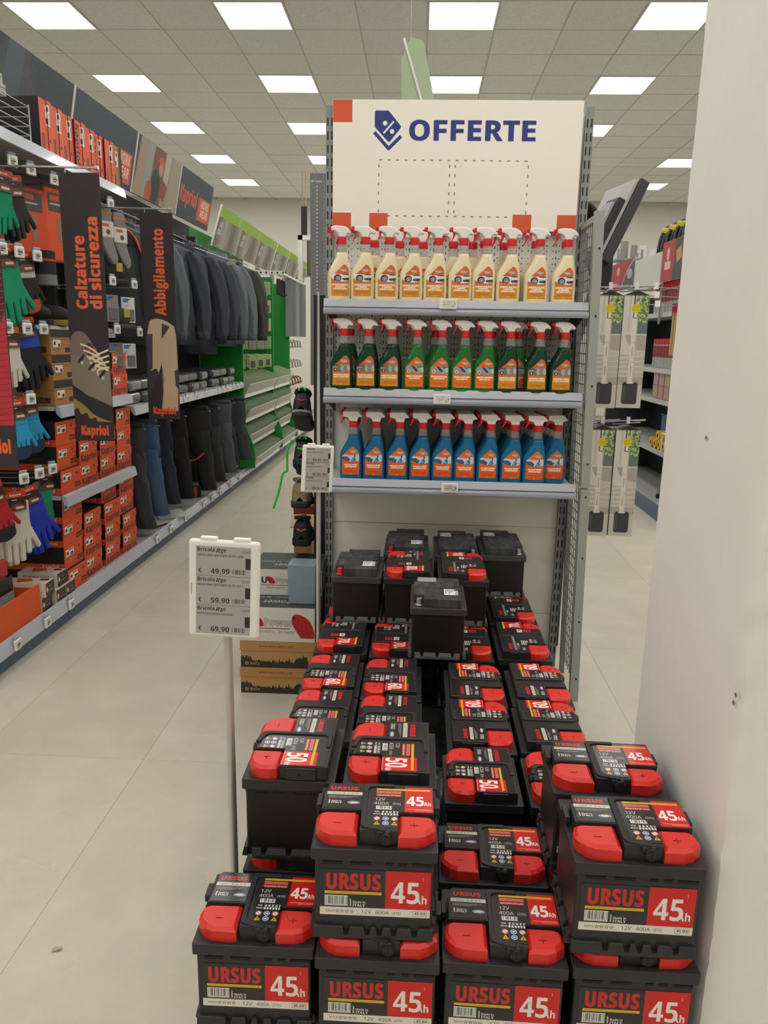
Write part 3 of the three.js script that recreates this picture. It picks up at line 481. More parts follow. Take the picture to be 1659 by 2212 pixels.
// only the upper edge of a cover is chamfered: vertices of the lower chamfer go back out to the full outline
function shapeSquare(p) { let cx = 0, cz = 0; for (let i = 0; i < p.count; i++) { cx += p.getX(i); cz += p.getY(i); } cx /= p.count; cz /= p.count; for (let i = 0; i < p.count; i++) if (p.getZ(i) < 0) { const x = p.getX(i) - cx, y = p.getY(i) - cz, l = Math.hypot(x, y); p.setXY(i, p.getX(i) + x / l * .006, p.getY(i) + y / l * .006); } return p; }
function makeBattery(o) {
  const { W, Ah, kind } = o, R = W / 2, t = thing('car_battery', '', 'car battery');
  const caseW = W - .012, caseD = BD - .012;
  part(t, 'case', merge([rbox(caseW, RIM - .018, caseD, .004, 0, (RIM - .018) / 2, 0)]), o.label ? CM.case45 : CM.case);
  // foot ledges along front and rear with the hold-down notches
  // each ledge is one bar whose upper edge carries round hold-down notches
  const ledge = (w, cuts) => {
    const sh = new THREE.Shape(); sh.moveTo(-w / 2, 0); sh.lineTo(w / 2, 0); sh.lineTo(w / 2, .019);
    for (const q of [...cuts].reverse()) { sh.lineTo(q + .0062, .019); sh.lineTo(q + .0045, .0115); sh.absarc(q, .0105, .0042, .3, Math.PI - .3, true); sh.lineTo(q - .0062, .019); }
    sh.lineTo(-w / 2, .019); sh.closePath();
    const g = front(sh, -.002, .0115, .0012, 4), p = g.attributes.position;
    for (let i = 0; i < p.count; i++) if (p.getY(i) > .009) p.setZ(i, p.getZ(i) - .0045 * Math.max(0, p.getZ(i)) / .0095 * (p.getY(i) - .009) / .010);
    g.computeVertexNormals(); return g;
  };
  const lipM = kind === 'handle' ? CM.lip : CM.lipPale, cuts = o.feet ?? [-.045, -.010, .010, .034, .068].map((q) => q * W / .207);  // ledges of the plain and black types get a paler grey
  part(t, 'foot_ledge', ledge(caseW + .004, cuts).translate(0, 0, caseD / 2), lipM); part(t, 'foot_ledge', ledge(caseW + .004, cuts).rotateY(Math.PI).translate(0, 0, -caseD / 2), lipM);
  const eg = ledge(.142, [-.048, .0, .048]);
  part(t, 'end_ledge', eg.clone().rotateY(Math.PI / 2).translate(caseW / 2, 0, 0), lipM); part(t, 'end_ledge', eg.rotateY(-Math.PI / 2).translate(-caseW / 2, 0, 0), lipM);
  // lid with overhanging rim, and recessed grips below it
  part(t, 'lid', merge([slab(rpoly([[-R, -BD / 2], [R, -BD / 2], [R, BD / 2], [-R, BD / 2]], .004), RIM - .021, .021, .0015)]), kind === 'black' ? CM.dustyLid : CM.lid);
  for (const [x, w] of [[-.068, .032], [-.022, .034], [.024, .013], [.047, .014], [.078, .033]]) part(t, 'grip_slot', box(w * W / .207, .005, .0016, x * W / .207, RIM - .029, caseD / 2 + .0001), CM.grip);
  for (const z of [-.05, -.02, .02, .05]) part(t, 'grip_slot', box(.0016, .0035, .022, caseW / 2 + .0001, RIM - .030, z), CM.grip);
  const zr = o.rear ?? -.0735, zf = o.label ? .074 : .0735, b0 = RIM, cw = .068, cr = .060, c0 = o.capZ ?? .013;
  if (kind === 'black') {                                              // bare cover with recessed posts at the two front corners
    const n = .042, m = .03;
    part(t, 'cover', uvPlanar(merge([slab(rpoly([[-R + .012, -.07], [R - .012, -.07], [R - .012, .076 - m], [R - .012 - n, .076 - m], [R - .012 - n, .078], [-R + .012 + n, .078], [-R + .012 + n, .076 - m], [-R + .012, .076 - m]], .002), b0, TOPH, .0015), box(.004, .0015, .13, 0, b0 + TOPH, 0)]), 'x', 'z', -.15, .15, .15, -.15), CM.dusty);
    const seam = []; for (const x of [-R * .15, R * .15]) seam.push(box(.006, .004, .02, x, b0 + TOPH, -.06));
    for (let k = -1; k <= 1; k++) seam.push(cyl(.004, .004, .001, k * R * .45, b0 + TOPH + .0004, -.01, 8));
    part(t, 'cover_details', merge(seam), CM.grip);
    const stub = (x, m) => merge([new THREE.LatheGeometry([[0, 0], [.0145, 0], [.015, .002], [.0125, .004], [.0095, .005], [.0087, .021], [.0075, .0225], [0, .0225]].map((p) => V2(...p)), 18).translate(x, b0 + .0005, .06)]);
    part(t, 'terminal', stub(R - .034), o.flip ? M.lead : std(0xdc2520, .4)); if (!o.flip) part(t, 'terminal', stub(-R + .034), M.lead); else part(t, 'grey_patch', rbox(.045, .0012, .062, .0005, -R + .036, b0 + TOPH + .0008, .036), std(0x9b9d9c, .6), 'pale grey plastic patch on the cover');
    const stick = part(t, 'test_sticker', new THREE.PlaneGeometry(.058, .044).rotateX(-Math.PI / 2).translate(R * (o.flip ? .32 : .45), b0 + TOPH + .0009, -.04), print(210, 170, (c, w, h) => { c.fillStyle = '#e9e8e4'; c.fillRect(0, 0, w, h); c.fillStyle = '#b8b8b4'; c.fillRect(0, 0, w, 40); c.fillStyle = '#555'; for (let i = 0; i < 5; i++) c.fillRect(16, 56 + i * 22, 60 + (i * 47) % 110, 9); }));
    return t;
  }
  const shape = o.label
    ? rpoly([[-R + .010, -.032], [-R + .018, -.032], [-R + .018, zr], [R - .006, zr], [R - .006, c0 + .004], [R - .006 - cr, c0 + .004], [R - .006 - cr, zf], [-R + .012 + cw - .002, zf], [-R + .012 + cw - .002, c0], [-R + .010, c0]], .0015)
    : rpoly([[-R + .006, zr], [R - .006, zr], [R - .006, c0 + .004], [R - .006 - cr, c0 + .004], [R - .006 - cr, zf], [-R + .012 + cw - .002, zf], [-R + .012 + cw - .002, c0], [-R + .006, c0]], .0015);
  part(t, 'cover', slab(shape, b0, TOPH, .0015), CM.block);
  if (o.label) for (const x of [R - .001, -R + .003]) part(t, 'side_clip', rbox(.010, .014, .034, .002, x, b0 + .012, -.022), CM.block);
  else for (const k of [-1, 1]) { const e = part(t, 'end_block', rbox(.012, TOPH - .0035, .056, .0015, k * (R - .008), b0 + TOPH / 2 - .001, -.024), CM.block); part(e, 'vent_hole', cyl(.003, .003, .001, 0, 0, 0, 10).rotateZ(Math.PI / 2).translate(k * (R - .0018), b0 + .012, -.02), CM.grip); }
  // glossy top label in two pieces, either side of the handle recess
  const tm = topPrint(Ah, o.amps, W, kind), yl = b0 + TOPH + .0007;
  const flat = (s) => { const g = new THREE.ShapeGeometry(s, 4).rotateX(Math.PI / 2).translate(0, yl, 0); const f = flip(g); return uvPlanar(f, 'x', 'z', -R, R, .078, -.072); };
  if (kind === 'handle') {
    const hx = R - .1345;                                              // handle bar position from the right-hand panel
    part(t, 'name_label', flat(rpoly([[-R + .016, zr + .004], [hx + .006, zr + .004], [hx + .004, c0 - .002], [-R + .014, c0 - .002]], .002)), tm);
    part(t, 'capacity_label', flat(rpoly([[hx + .019, zr + .006, .008], [R - .008, zr + .006, .003], [R - .008, c0 + .003, .001], [R - .007 - cr, c0 + .003, .001], [R - .007 - cr, zf - .006, .002], [hx + .019, zf - .008, .012]])), tm);
    // flat carrying strap folded down into its recess
    const s = new THREE.Shape(), zA = zr + .003, zB = zf + .001, w = .0085, xe = hx + .060;
    const P = [[xe, zA], [hx + .022, zA], [hx + .006, zA, .014], [hx + .006, zB - .006, .016], [hx + .030, zB, .01], [xe - .012, zB + .004], [xe - .012, zB - .006], [hx + .030, zB - w, .01], [hx + .006 + w, zB - .018, .012], [hx + .006 + w, zA + w + .004, .01], [hx + .024, zA + w], [xe, zA + w]];
    const hd = part(t, 'carry_handle', slab(rpoly(P, .003), b0 + TOPH - .004, .0075, .0012), CM.handle);
    part(hd, 'handle_pivot', merge([cyl(.011, .010, .009, 0, 0, 0, 20).rotateX(Math.PI / 2).translate(xe - .012, b0 + .016, zf + .0035), rbox(.024, .012, .008, .003, xe - .016, b0 + .022, zf + .001)]), CM.handle);
    part(hd, 'pivot_mark', merge([box(.002, .014, .001, xe - .012, b0 + .016, zf + .0081), new THREE.TorusGeometry(.0075, .0006, 5, 20).translate(xe - .012, b0 + .016, zf + .008)]), CM.grip);
  } else {
    part(t, 'name_label', flat(rpoly([[-R + .010, zr + .004], [-.006, zr + .004], [-.006, zf - .006], [-R + .014 + cw, zf - .006], [-R + .014 + cw, c0 - .001], [-R + .010, c0 - .001]], .004)), tm);
    part(t, 'capacity_label', flat(rpoly([[.006, zr + .004], [R - .010, zr + .004], [R - .010, c0 + .003], [R - .008 - cr, c0 + .003], [R - .008 - cr, zf - .006], [.006, zf - .006]], .004)), tm);
    part(t, 'centre_rib', merge([rbox(.006, .003, .12, .001, -.004, b0 + TOPH, 0), rbox(.006, .003, .12, .001, .004, b0 + TOPH, 0)]), CM.block);
  }
  // red terminal covers with chamfered tops
  for (const s of [-1, 1]) {
    const g = new THREE.ExtrudeGeometry(capShape(s, R, s > 0 ? c0 + .005 : c0, .080, s > 0 ? cr : cw), { depth: .0185, bevelEnabled: true, bevelThickness: .0055, bevelSize: .006, bevelOffset: -.006, bevelSegments: 1, curveSegments: 4 });
    const p = g.attributes.position, q = shapeSquare(p); 
    const f = flip(g.rotateX(Math.PI / 2).scale(1, -1, 1)); f.translate(0, b0 + .0012, 0);
    const c = part(t, 'terminal_cover', f, CM.cap, 'bright red plastic terminal cover');
    const sx = s * (R - .006 - cw / 2), mk = [box(.013, .0008, .0016, sx, b0 + .0253, c0 + .034)]; if (s > 0) mk.push(box(.0016, .0008, .012, sx, b0 + .0254, c0 + .034));
    part(c, 'polarity_mark', merge(mk), std(0x7a0f0d, .6));
  }
  if (o.label) part(t, 'front_label', new THREE.PlaneGeometry(.182, .0893).translate(.002, .0795, caseD / 2 + .0006), frontPrint);
  return t;
}
{
  const L1 = V2(.487, .294), top = .487 - 0, mid = .294;                // base heights of the two visible layers (m above floor)
  const protos = {};
  const SPEC = {
    b45: { W: .207, Ah: 45, amps: 400, kind: 'handle', label: true, rear: -.058, capZ: .020 },
    b50: { W: .205, Ah: 50, amps: 420, kind: 'handle' }, b60: { W: .242, Ah: 60, amps: 530, kind: 'handle' },
    b70: { W: .278, Ah: 70, amps: 640, kind: 'plain', feet: [-.1, -.02, .06] }, b80: { W: .280, Ah: 80, amps: 740, kind: 'plain', feet: [-.1, -.02, .06] },
    k60: { W: .242, kind: 'black', feet: [-.06, 0, .06], flip: true }, k70: { W: .278, kind: 'black', feet: [-.06, 0, .06] }, k80: { W: .315, kind: 'black', feet: [-.06, 0, .06] },
  };
  const place = (type, x, y, zc, ry, label, group) => {
    let o = protos[type]; if (o) o = copy(o, null, undefined, label, group); else { o = protos[type] = makeBattery(SPEC[type]); }
    o.position.set(x, y, zc); o.rotation.y = ry; o.userData.label = label; o.userData.group = group; return o;
  };
  const FL = -Math.PI / 2, FR = Math.PI / 2, z45 = .0875, g45 = 'labelled 45 Ah batteries at the front', g50 = '50 Ah batteries', g60 = '60 Ah batteries', g70 = '70 Ah batteries', g80 = '80 Ah batteries', gk = 'plain black batteries';
  // front rows: 45 Ah, label side to the aisle
  place('b45', -.2555, mid, -1.083 - z45, .01, '45 Ah battery at the front left corner of the pile with nothing on top', g45);
  place('b45', -.0445, mid, -1.066 - z45, 0, '45 Ah battery in the lower front row under the raised battery, second from left', g45);
  place('b45', -.054, top, -1.085 - z45, .012, '45 Ah battery standing on another in the second front column, bare lid showing', g45);
  place('b45', .1675, mid, -1.070 - z45, -.015, '45 Ah battery in the lower front row, third from left, with no battery on top', g45);
  place('b45', .166, mid, -1.262 - z45, -.01, '45 Ah battery directly behind the third one of the lower front row', g45);
  place('b45', .380, mid, -1.074 - z45, 0, '45 Ah battery at the lower front right beneath another, next to the pillar', g45);
  place('b45', .3715, top, -1.078 - z45, -.012, '45 Ah battery on top at the front right beside the white pillar', g45);
  place('b45', .374, mid, -1.268 - z45, 0, '45 Ah battery in the second row beneath another, beside the white pillar', g45);
  place('b45', .370, top, -1.268 - z45, -.02, '45 Ah battery on top behind the front right one, against the white pillar', g45);
  // 50 Ah, turned so that their caps face the left aisle
  place('b50', -.2275, mid, -1.271 - .1025, FL, '50 Ah battery at the left edge with only a red cap showing beneath another', g50);
  place('b50', -.0365, mid, -1.271 - .1025, FL, '50 Ah battery in the lower layer, second column, beneath another 50 Ah', g50);
  place('b50', -.2255, top, -1.272 - .1025, FL, '50 Ah battery raised at the left edge, black end face and red caps showing', g50);
  place('b50', -.0365, top, -1.268 - .1025, FL, '50 Ah battery raised in the second column, right of the other raised 50 Ah', g50);
  place('b50', .1675, mid, -1.519 - .1025, FL, '50 Ah battery in the third column, lower layer, behind the 45 Ah ones', g50);
  place('b50', .3575, mid, -1.517 - .1025, FL, '50 Ah battery in the fourth column, half hidden behind the raised batteries by the pillar', g50);
  // 60 Ah
  const col = ['left', 'second', 'third', 'right'];
  [[-.240, -1.768, FL], [-.058, -1.75, FL], [.180, -1.737, FR], [.365, -1.748, FR]].forEach(([x, z, r], i) => place('b60', x, mid, z - .121, r, `60 Ah battery in the ${col[i]} column, the nearer of that column's two 60 Ah`, g60));
  [[-.240, -2.019, FL], [-.060, -2.003, FL], [.184, -1.984, FR], [.372, -1.998, FR]].forEach(([x, z, r], i) => place('b60', x, mid, z - .121, r, `60 Ah battery in the ${col[i]} column, the farther of that column's two 60 Ah`, g60));
  // 70 Ah and 80 Ah
  [[-.238, -2.322, FL], [-.055, -2.305, FL], [.175, -2.302, FR], [.3635, -2.322, FR]].forEach(([x, z, r], i) => place('b70', x, mid, z - .139, r, `70 Ah battery in the ${col[i]} column behind the 60 Ah batteries`, g70));
  [[-.235, -2.64, FL], [-.045, -2.63, FL], [.170, -2.63, FR], [.3635, -2.640, FR]].forEach(([x, z, r], i) => place('b80', x, mid, z - .14, r, i === 3 ? '80 Ah battery in the right column, lower layer, its top showing' : `80 Ah battery in the ${col[i]} column, lower layer, hidden beneath a raised battery`, g80));
  [[-.205, -2.93], [-.03, -2.93], [.16, -2.93], [.345, -2.93]].forEach(([x, z], i) => place('b60', x, mid, z - .121, i < 2 ? FL : FR, `60 Ah battery under the rearmost black battery of the ${col[i]} column`, g60));
  place('b80', -.022, top, -2.536 - .14, FL, '80 Ah battery raised at the left of centre, red caps on its left', g80);
  place('b80', .168, top, -2.534 - .14, FR, '80 Ah battery raised right of centre, red caps on its right', g80);
  // plain black ones
  place('k70', -.2045, top, -2.536 - .139, FL, 'plain black battery with a red terminal, raised at the far left', gk);
  place('k80', -.037, top, -2.846 - .1575, FL, 'plain black battery in the rear row behind the left 80 Ah battery', gk);
  place('k80', .160, top, -2.838 - .1575, FR, 'plain black battery in the rear row behind the right 80 Ah battery', gk);
  place('k80', .340, top, -2.866 - .1575, FR, 'plain black battery with grey and red terminals, raised at the far right rear', gk);
  place('k60', .0755, top, -2.241 - .121, FL, 'plain black battery with a grey terminal standing alone in the middle of the pile', gk);
  // the low black platform that carries the pile
  const pf = one('base_platform', 'low black platform under the pile of batteries, hardly visible between the columns', 'platform', box(.81, .286, 2.08, .06, .145, -2.14), std(0x131214, .7));
  // crumpled black plastic wrap between second and third column
  const pg = new THREE.PlaneGeometry(.04, .2, 12, 24).rotateX(-Math.PI / 2 + .5), pp = pg.attributes.position; for (let i = 0; i < pp.count; i++) { const x = pp.getX(i), y = pp.getY(i), z = pp.getZ(i); pp.setXYZ(i, x, y + .012 * Math.sin(x * 71 + z * 33) + .009 * Math.sin(z * 90 - x * 40), z + .006 * Math.sin(x * 130)); } pg.computeVertexNormals();
  one('plastic_wrap', 'crumpled shiny black plastic wrap in the gap between the battery columns', 'plastic wrap', pg, std(0x2a2b2e, .22, 0, { side: 2 }), [.06, .40, -1.63]);
}
// ---------- price displays on poles, cartons and shoes left of the end bay ----------
function eInk(rows, w, h, small) {
  return print(w, h, (c, W, H) => {
    c.fillStyle = '#b4aeaa'; c.fillRect(0, 0, W, H); const K = '#2c2a2c', bh = H / 3;
    rows.forEach(([line, no, price], i) => {
      const y = i * bh; c.fillStyle = K; if (i) c.fillRect(0, y - 2, W, 4);
      const q = small ? .6 : 1;
      fit(c, 'Bricola', W * .02, y + bh * .17 * q + 6, W * .33 * q, bh * .18, K); fit(c, 'R', W * (.02 + .33 * q), y + bh * .2 * q + 6, W * .085 * q, bh * .2, '#453538', { skew: -.25 }); fit(c, 'ge', W * (.02 + .425 * q), y + bh * .17 * q + 6, W * .11 * q, bh * .18, K);
      fit(c, no, W * .82, y + bh * .18, W * .17, bh * .1, '#4c4a4c', { thin: 1 });
      fit(c, line, W * .02, y + bh * .34, W * (.2 + .018 * line.length + (line.length > 24 ? .12 : .06)), bh * .1, '#4a484a');
      c.fillStyle = K; c.fillRect(W * .905, y + bh * .36, W * .095, bh * .37);
      tx(c, '€', W * .04, y + bh * .9, bh * .2, K); fit(c, price, W * .27, y + bh * .92, W * .35, bh * .25, K);
      barcode(c, W * .65, y + bh * .74, W * .26, bh * .21, 26, '#b4aeaa');
    });
  }, .35);
}
function priceStand(label, poleGeo, px, pz, cx, cy, cz, yaw, roll, w, h, screen, off) {
  const t = thing('price_stand', label, 'price stand', [px, 0, pz]);
  part(t, 'pole', poleGeo, std(0xc9c8c2, .35, .55)); part(t, 'foot_plate', slab(rpoly([[-.012, -.05], [.009, -.05], [.009, .05], [-.012, .05]], .004), 0, .006, .001), M.grey);
  const d = new THREE.Group(); d.name = 'display'; t.add(d); d.position.set(cx - px, cy, cz - pz); d.rotation.set(0, yaw, roll);
  part(d, 'display_case', merge([rbox(w, h, .014, .007), rbox(w * .24, .008, .012, .003, -w * .22, h / 2 + .0015, -.001), rbox(w * .24, .008, .012, .003, w * .24, h / 2 + .0015, -.001), rbox(w * .5, h * .3, .02, .004, 0, 0, -.012)]), std(0xf4f4ec, .4));
  const sw = w * .765, sh = h * .9;
  part(d, 'display_screen', new THREE.PlaneGeometry(sw, sh).translate(off * w, -h * .008, .0073), screen);
  if (w > .12) part(d, 'battery_slot', rbox(.0025, h * .12, .001, .0005, -w * .455, 0, .0071), std(0xb9b6b0, .5));
  return t;
}
priceStand('large white electronic price display with three prices on a metal pole beside the batteries', cyl(.0084, .0084, .93, 0, .465, 0, 20), -.357, -1.372, -.3555, .996, -1.352, .02, -.035, .133, .19,
  eInk([['URSUS MAX BATTERIA 45 DX 3388', '160006', '49,99'], ['URSUS MAX BATTERIA 50 DX 3391', '160007', '59,90'], ['BATTERIA URSUS 60 3394', '160048', '69,90']], 760, 1280), -.008);
{
  const g = new THREE.LatheGeometry([[0, 0], [.0085, 0], [.0085, .93], [.007, 1.05], [.0034, 1.58], [.003, 1.608], [0, 1.612]].map((p) => V2(...p)), 14);
  priceStand('smaller white electronic price display on a tapering pole beside the spray bottle shelves', g, -.352, -2.66, -.3525, 1.013, -2.638, .32, -.05, .112, .168,
    eInk([['SCARPA ANTINFORTUNISTICA', '130221', '84.90'], ['SCARPA ANTINFORTUNISTICA', '130222', '99.90'], ['SCARPA ANTINFORTUNISTICA', '130223', '109.90']], 400, 620, 1), .0);
}
// gondola run behind the end bay: only its near upright shows, black, with shoes clipped on it
{
  const t = thing('shelving_run', 'long double-sided shelving run behind the promotional end bay, black upright at its left edge', 'shelving');
  part(t, 'upright', merge([box(.05, 1.64, .16, -.441, .82, -3.45)]), M.black);
  part(t, 'end_panel', box(.86, 1.6, .02, .03, .8, -3.52), M.offwhite); part(t, 'spine', box(.05, 1.9, 5.4, .12, .95, -6.25), M.offwhite); part(t, 'base', box(.9, .14, 5.4, .12, .07, -6.25), M.blue);
  part(t, 'shelf', box(.86, .03, 5.4, .12, .6, -6.25), M.deck); part(t, 'shelf', box(.86, .03, 5.4, .12, 1.1, -6.25), M.deck);
}
// a carton: closed box with its own print on each face; faces: front, top, side, rest
function carton(parent, w, h, d, m, y0 = 0, name = 'carton_body') { return part(parent, name, box(w, h, d, 0, y0 + h / 2, 0), [m.side ?? m.rest, m.side ?? m.rest, m.top ?? m.rest, m.rest, m.front ?? m.rest, m.rest]); }
{
  const kraft = std(0xb98a56, .8), kr = '#b98d5a';
  const betaFront = print(900, 210, (c, W, H) => { c.fillStyle = kr; c.fillRect(0, 0, W, H); let s = 5; const R = () => (s = (s * 16807) % 2147483647) / 2147483647; c.fillStyle = '#33302b'; c.beginPath(); c.moveTo(0, H); c.lineTo(0, H * .4); for (let x = 0; x <= W; x += 9) { const k = x < 120 || (x > 620 && x < 760) ? .28 : .5; c.lineTo(x, H * (k + .22 * R()) - (R() < .12 ? 28 : 0)); } c.lineTo(W, H); c.fill(); tx(c, 'Beta', 100, H - 30, 52, '#a98458'); c.fillStyle = '#a98458'; c.fillRect(45, H - 68, 42, 42); c.fillStyle = '#33302b'; poly(c, [[54, H - 62], [66, H - 34], [78, H - 62], [66, H - 50]], '#33302b'); c.fillRect(45, H - 18, 150, 4); }, .8);
  const lidFront = print(900, 120, (c, W, H) => { c.fillStyle = '#b68853'; c.fillRect(0, 0, W, H); fit(c, 'www.beta-tools.com', W * .24, H * .6, W * .42, 40, '#5d4226'); }, .8);
  for (const [y, x, lab] of [[.001, -.553, 'brown carton printed with a dark forest, lowest of the stack on the floor'], [.117, -.551, 'brown carton printed with a dark forest, second from the floor in its stack']]) {
    const t = thing('shoe_carton', lab, 'carton', [x, y, -3.06], .012); carton(t, .33, .074, .22, { rest: kraft, front: betaFront }); carton(t, .336, .04, .226, { rest: kraft, front: lidFront }, .0745, 'carton_lid');
  }
  const dog = (c, x, y, k) => { c.fillStyle = '#b3222b'; c.beginPath(); c.moveTo(x, y + 30 * k); c.quadraticCurveTo(x + 5 * k, y, x + 40 * k, y + 2 * k); c.quadraticCurveTo(x + 110 * k, y + 10 * k, x + 150 * k, y + 70 * k); c.quadraticCurveTo(x + 190 * k, y + 150 * k, x + 170 * k, y + 190 * k); c.lineTo(x + 70 * k, y + 190 * k); c.quadraticCurveTo(x + 30 * k, y + 140 * k, x + 10 * k, y + 100 * k); c.quadraticCurveTo(x - 12 * k, y + 60 * k, x, y + 30 * k); c.fill(); c.strokeStyle = '#3a0f13'; c.lineWidth = 3; for (const q of [0, 1, 2]) { c.beginPath(); c.moveTo(x + (50 + q * 30) * k, y + 50 * k); c.quadraticCurveTo(x + (20 + q * 40) * k, y + 120 * k, x + (80 + q * 30) * k, y + 185 * k); c.stroke(); } c.fillStyle = '#2a1416'; c.beginPath(); c.ellipse(x + 14 * k, y + 30 * k, 10 * k, 16 * k, 0, 0, 7); c.fill(); };
  const upFront = print(920, 400, (c, W, H) => { c.fillStyle = '#d9d5cb'; c.fillRect(0, 0, W, H); for (let i = 0; i < 500; i++) { c.fillStyle = i % 2 ? 'rgba(255,255,255,.25)' : 'rgba(90,85,75,.10)'; c.fillRect((i * 197) % W, (i * 71) % H, 14, 4); } tx(c, 'U', 120, 215, 130, '#4d4a48', { stroke: 6 }); dog(c, 200, 110, .6); tx(c, 'Power', 305, 215, 118, '#4d4a48', { stroke: 8, strokeCol: '#4d4a48' }); tx(c, 'Power', 305, 215, 118, '#c9c4ba'); c.fillStyle = '#a32832'; c.fillRect(120, 240, 500, 10); tx(c, 'Don’t worry... be happy!', 190, 300, 46, '#4a4644', { thin: 1, skew: -.2 }); dog(c, 650, 70, 1.5); }, .7);
  const upTop = print(920, 560, (c, W, H) => { c.fillStyle = '#3f4443'; c.fillRect(0, 0, W, H); c.save(); c.translate(W, H); c.rotate(Math.PI); tx(c, 'U', 110, 190, 130, '#a9a9a5', { stroke: 5 }); dog(c, 190, 90, .6); tx(c, 'Power', 300, 190, 120, '#a9a9a5'); tx(c, 'Don’t worry... be happy!', 200, 275, 56, '#a9a9a5', { skew: -.2 }); c.restore(); }, .6);
  const dark = std(0x2c302f, .6), pale = std(0xd9d5cb, .75);
  const a = thing('shoe_carton', 'white and dark shoe carton with a big red dog head and the word Power', 'carton', [-.566, .233, -3.09], .01); carton(a, .318, .148, .28, { rest: dark, front: upFront, top: upTop, side: dark });
  const b = thing('shoe_carton', 'smaller white and dark shoe carton behind and above the one with the dog head', 'carton', [-.55, .382, -3.235], .02); carton(b, .30, .115, .26, { rest: pale, front: upFront, top: upTop, side: dark });
  const cr = thing('plastic_bin', 'translucent blue grey plastic bin standing right on top of the stacked cartons', 'bin', [-.466, .3825, -3.045], 0);
  part(cr, 'bin_body', merge([front(rpoly([[-.055, 0], [.055, 0], [.058, .17], [-.058, .17]], .006), -.05, .1, .004)]), phy(0x8fa8b8, .35, { transmission: .25, thickness: 0 })); part(cr, 'bin_content', rbox(.075, .12, .07, .01, .006, .068, .0), std(0x222a3a, .6));
  const bx = thing('cardboard_box', 'tall open brown cardboard box with torn tape behind the cartons on the aisle floor', 'box', [-.545, 0, -3.86], .08);
  part(bx, 'box_walls', merge([box(.17, .64, .008, 0, .32, .1), box(.17, .64, .008, 0, .32, -.1), box(.008, .64, .2, -.081, .32, 0), box(.008, .64, .2, .081, .32, 0), box(.16, .008, .2, 0, .01, 0)]), std(0xa57b55, .85));
  part(bx, 'box_flap', box(.17, .006, .11, 0, .665, .06).rotateX(.35).translate(0, -.01, -.02), std(0xc9aa84, .85)); part(bx, 'tape', merge([box(.172, .045, .002, 0, .61, .1045), box(.05, .07, .002, -.05, .06, .1045)]), std(0x7a3a26, .5)); part(bx, 'inner_flap', box(.09, .3, .004, .05, .3, .108), std(0xc4a47c, .85));
}
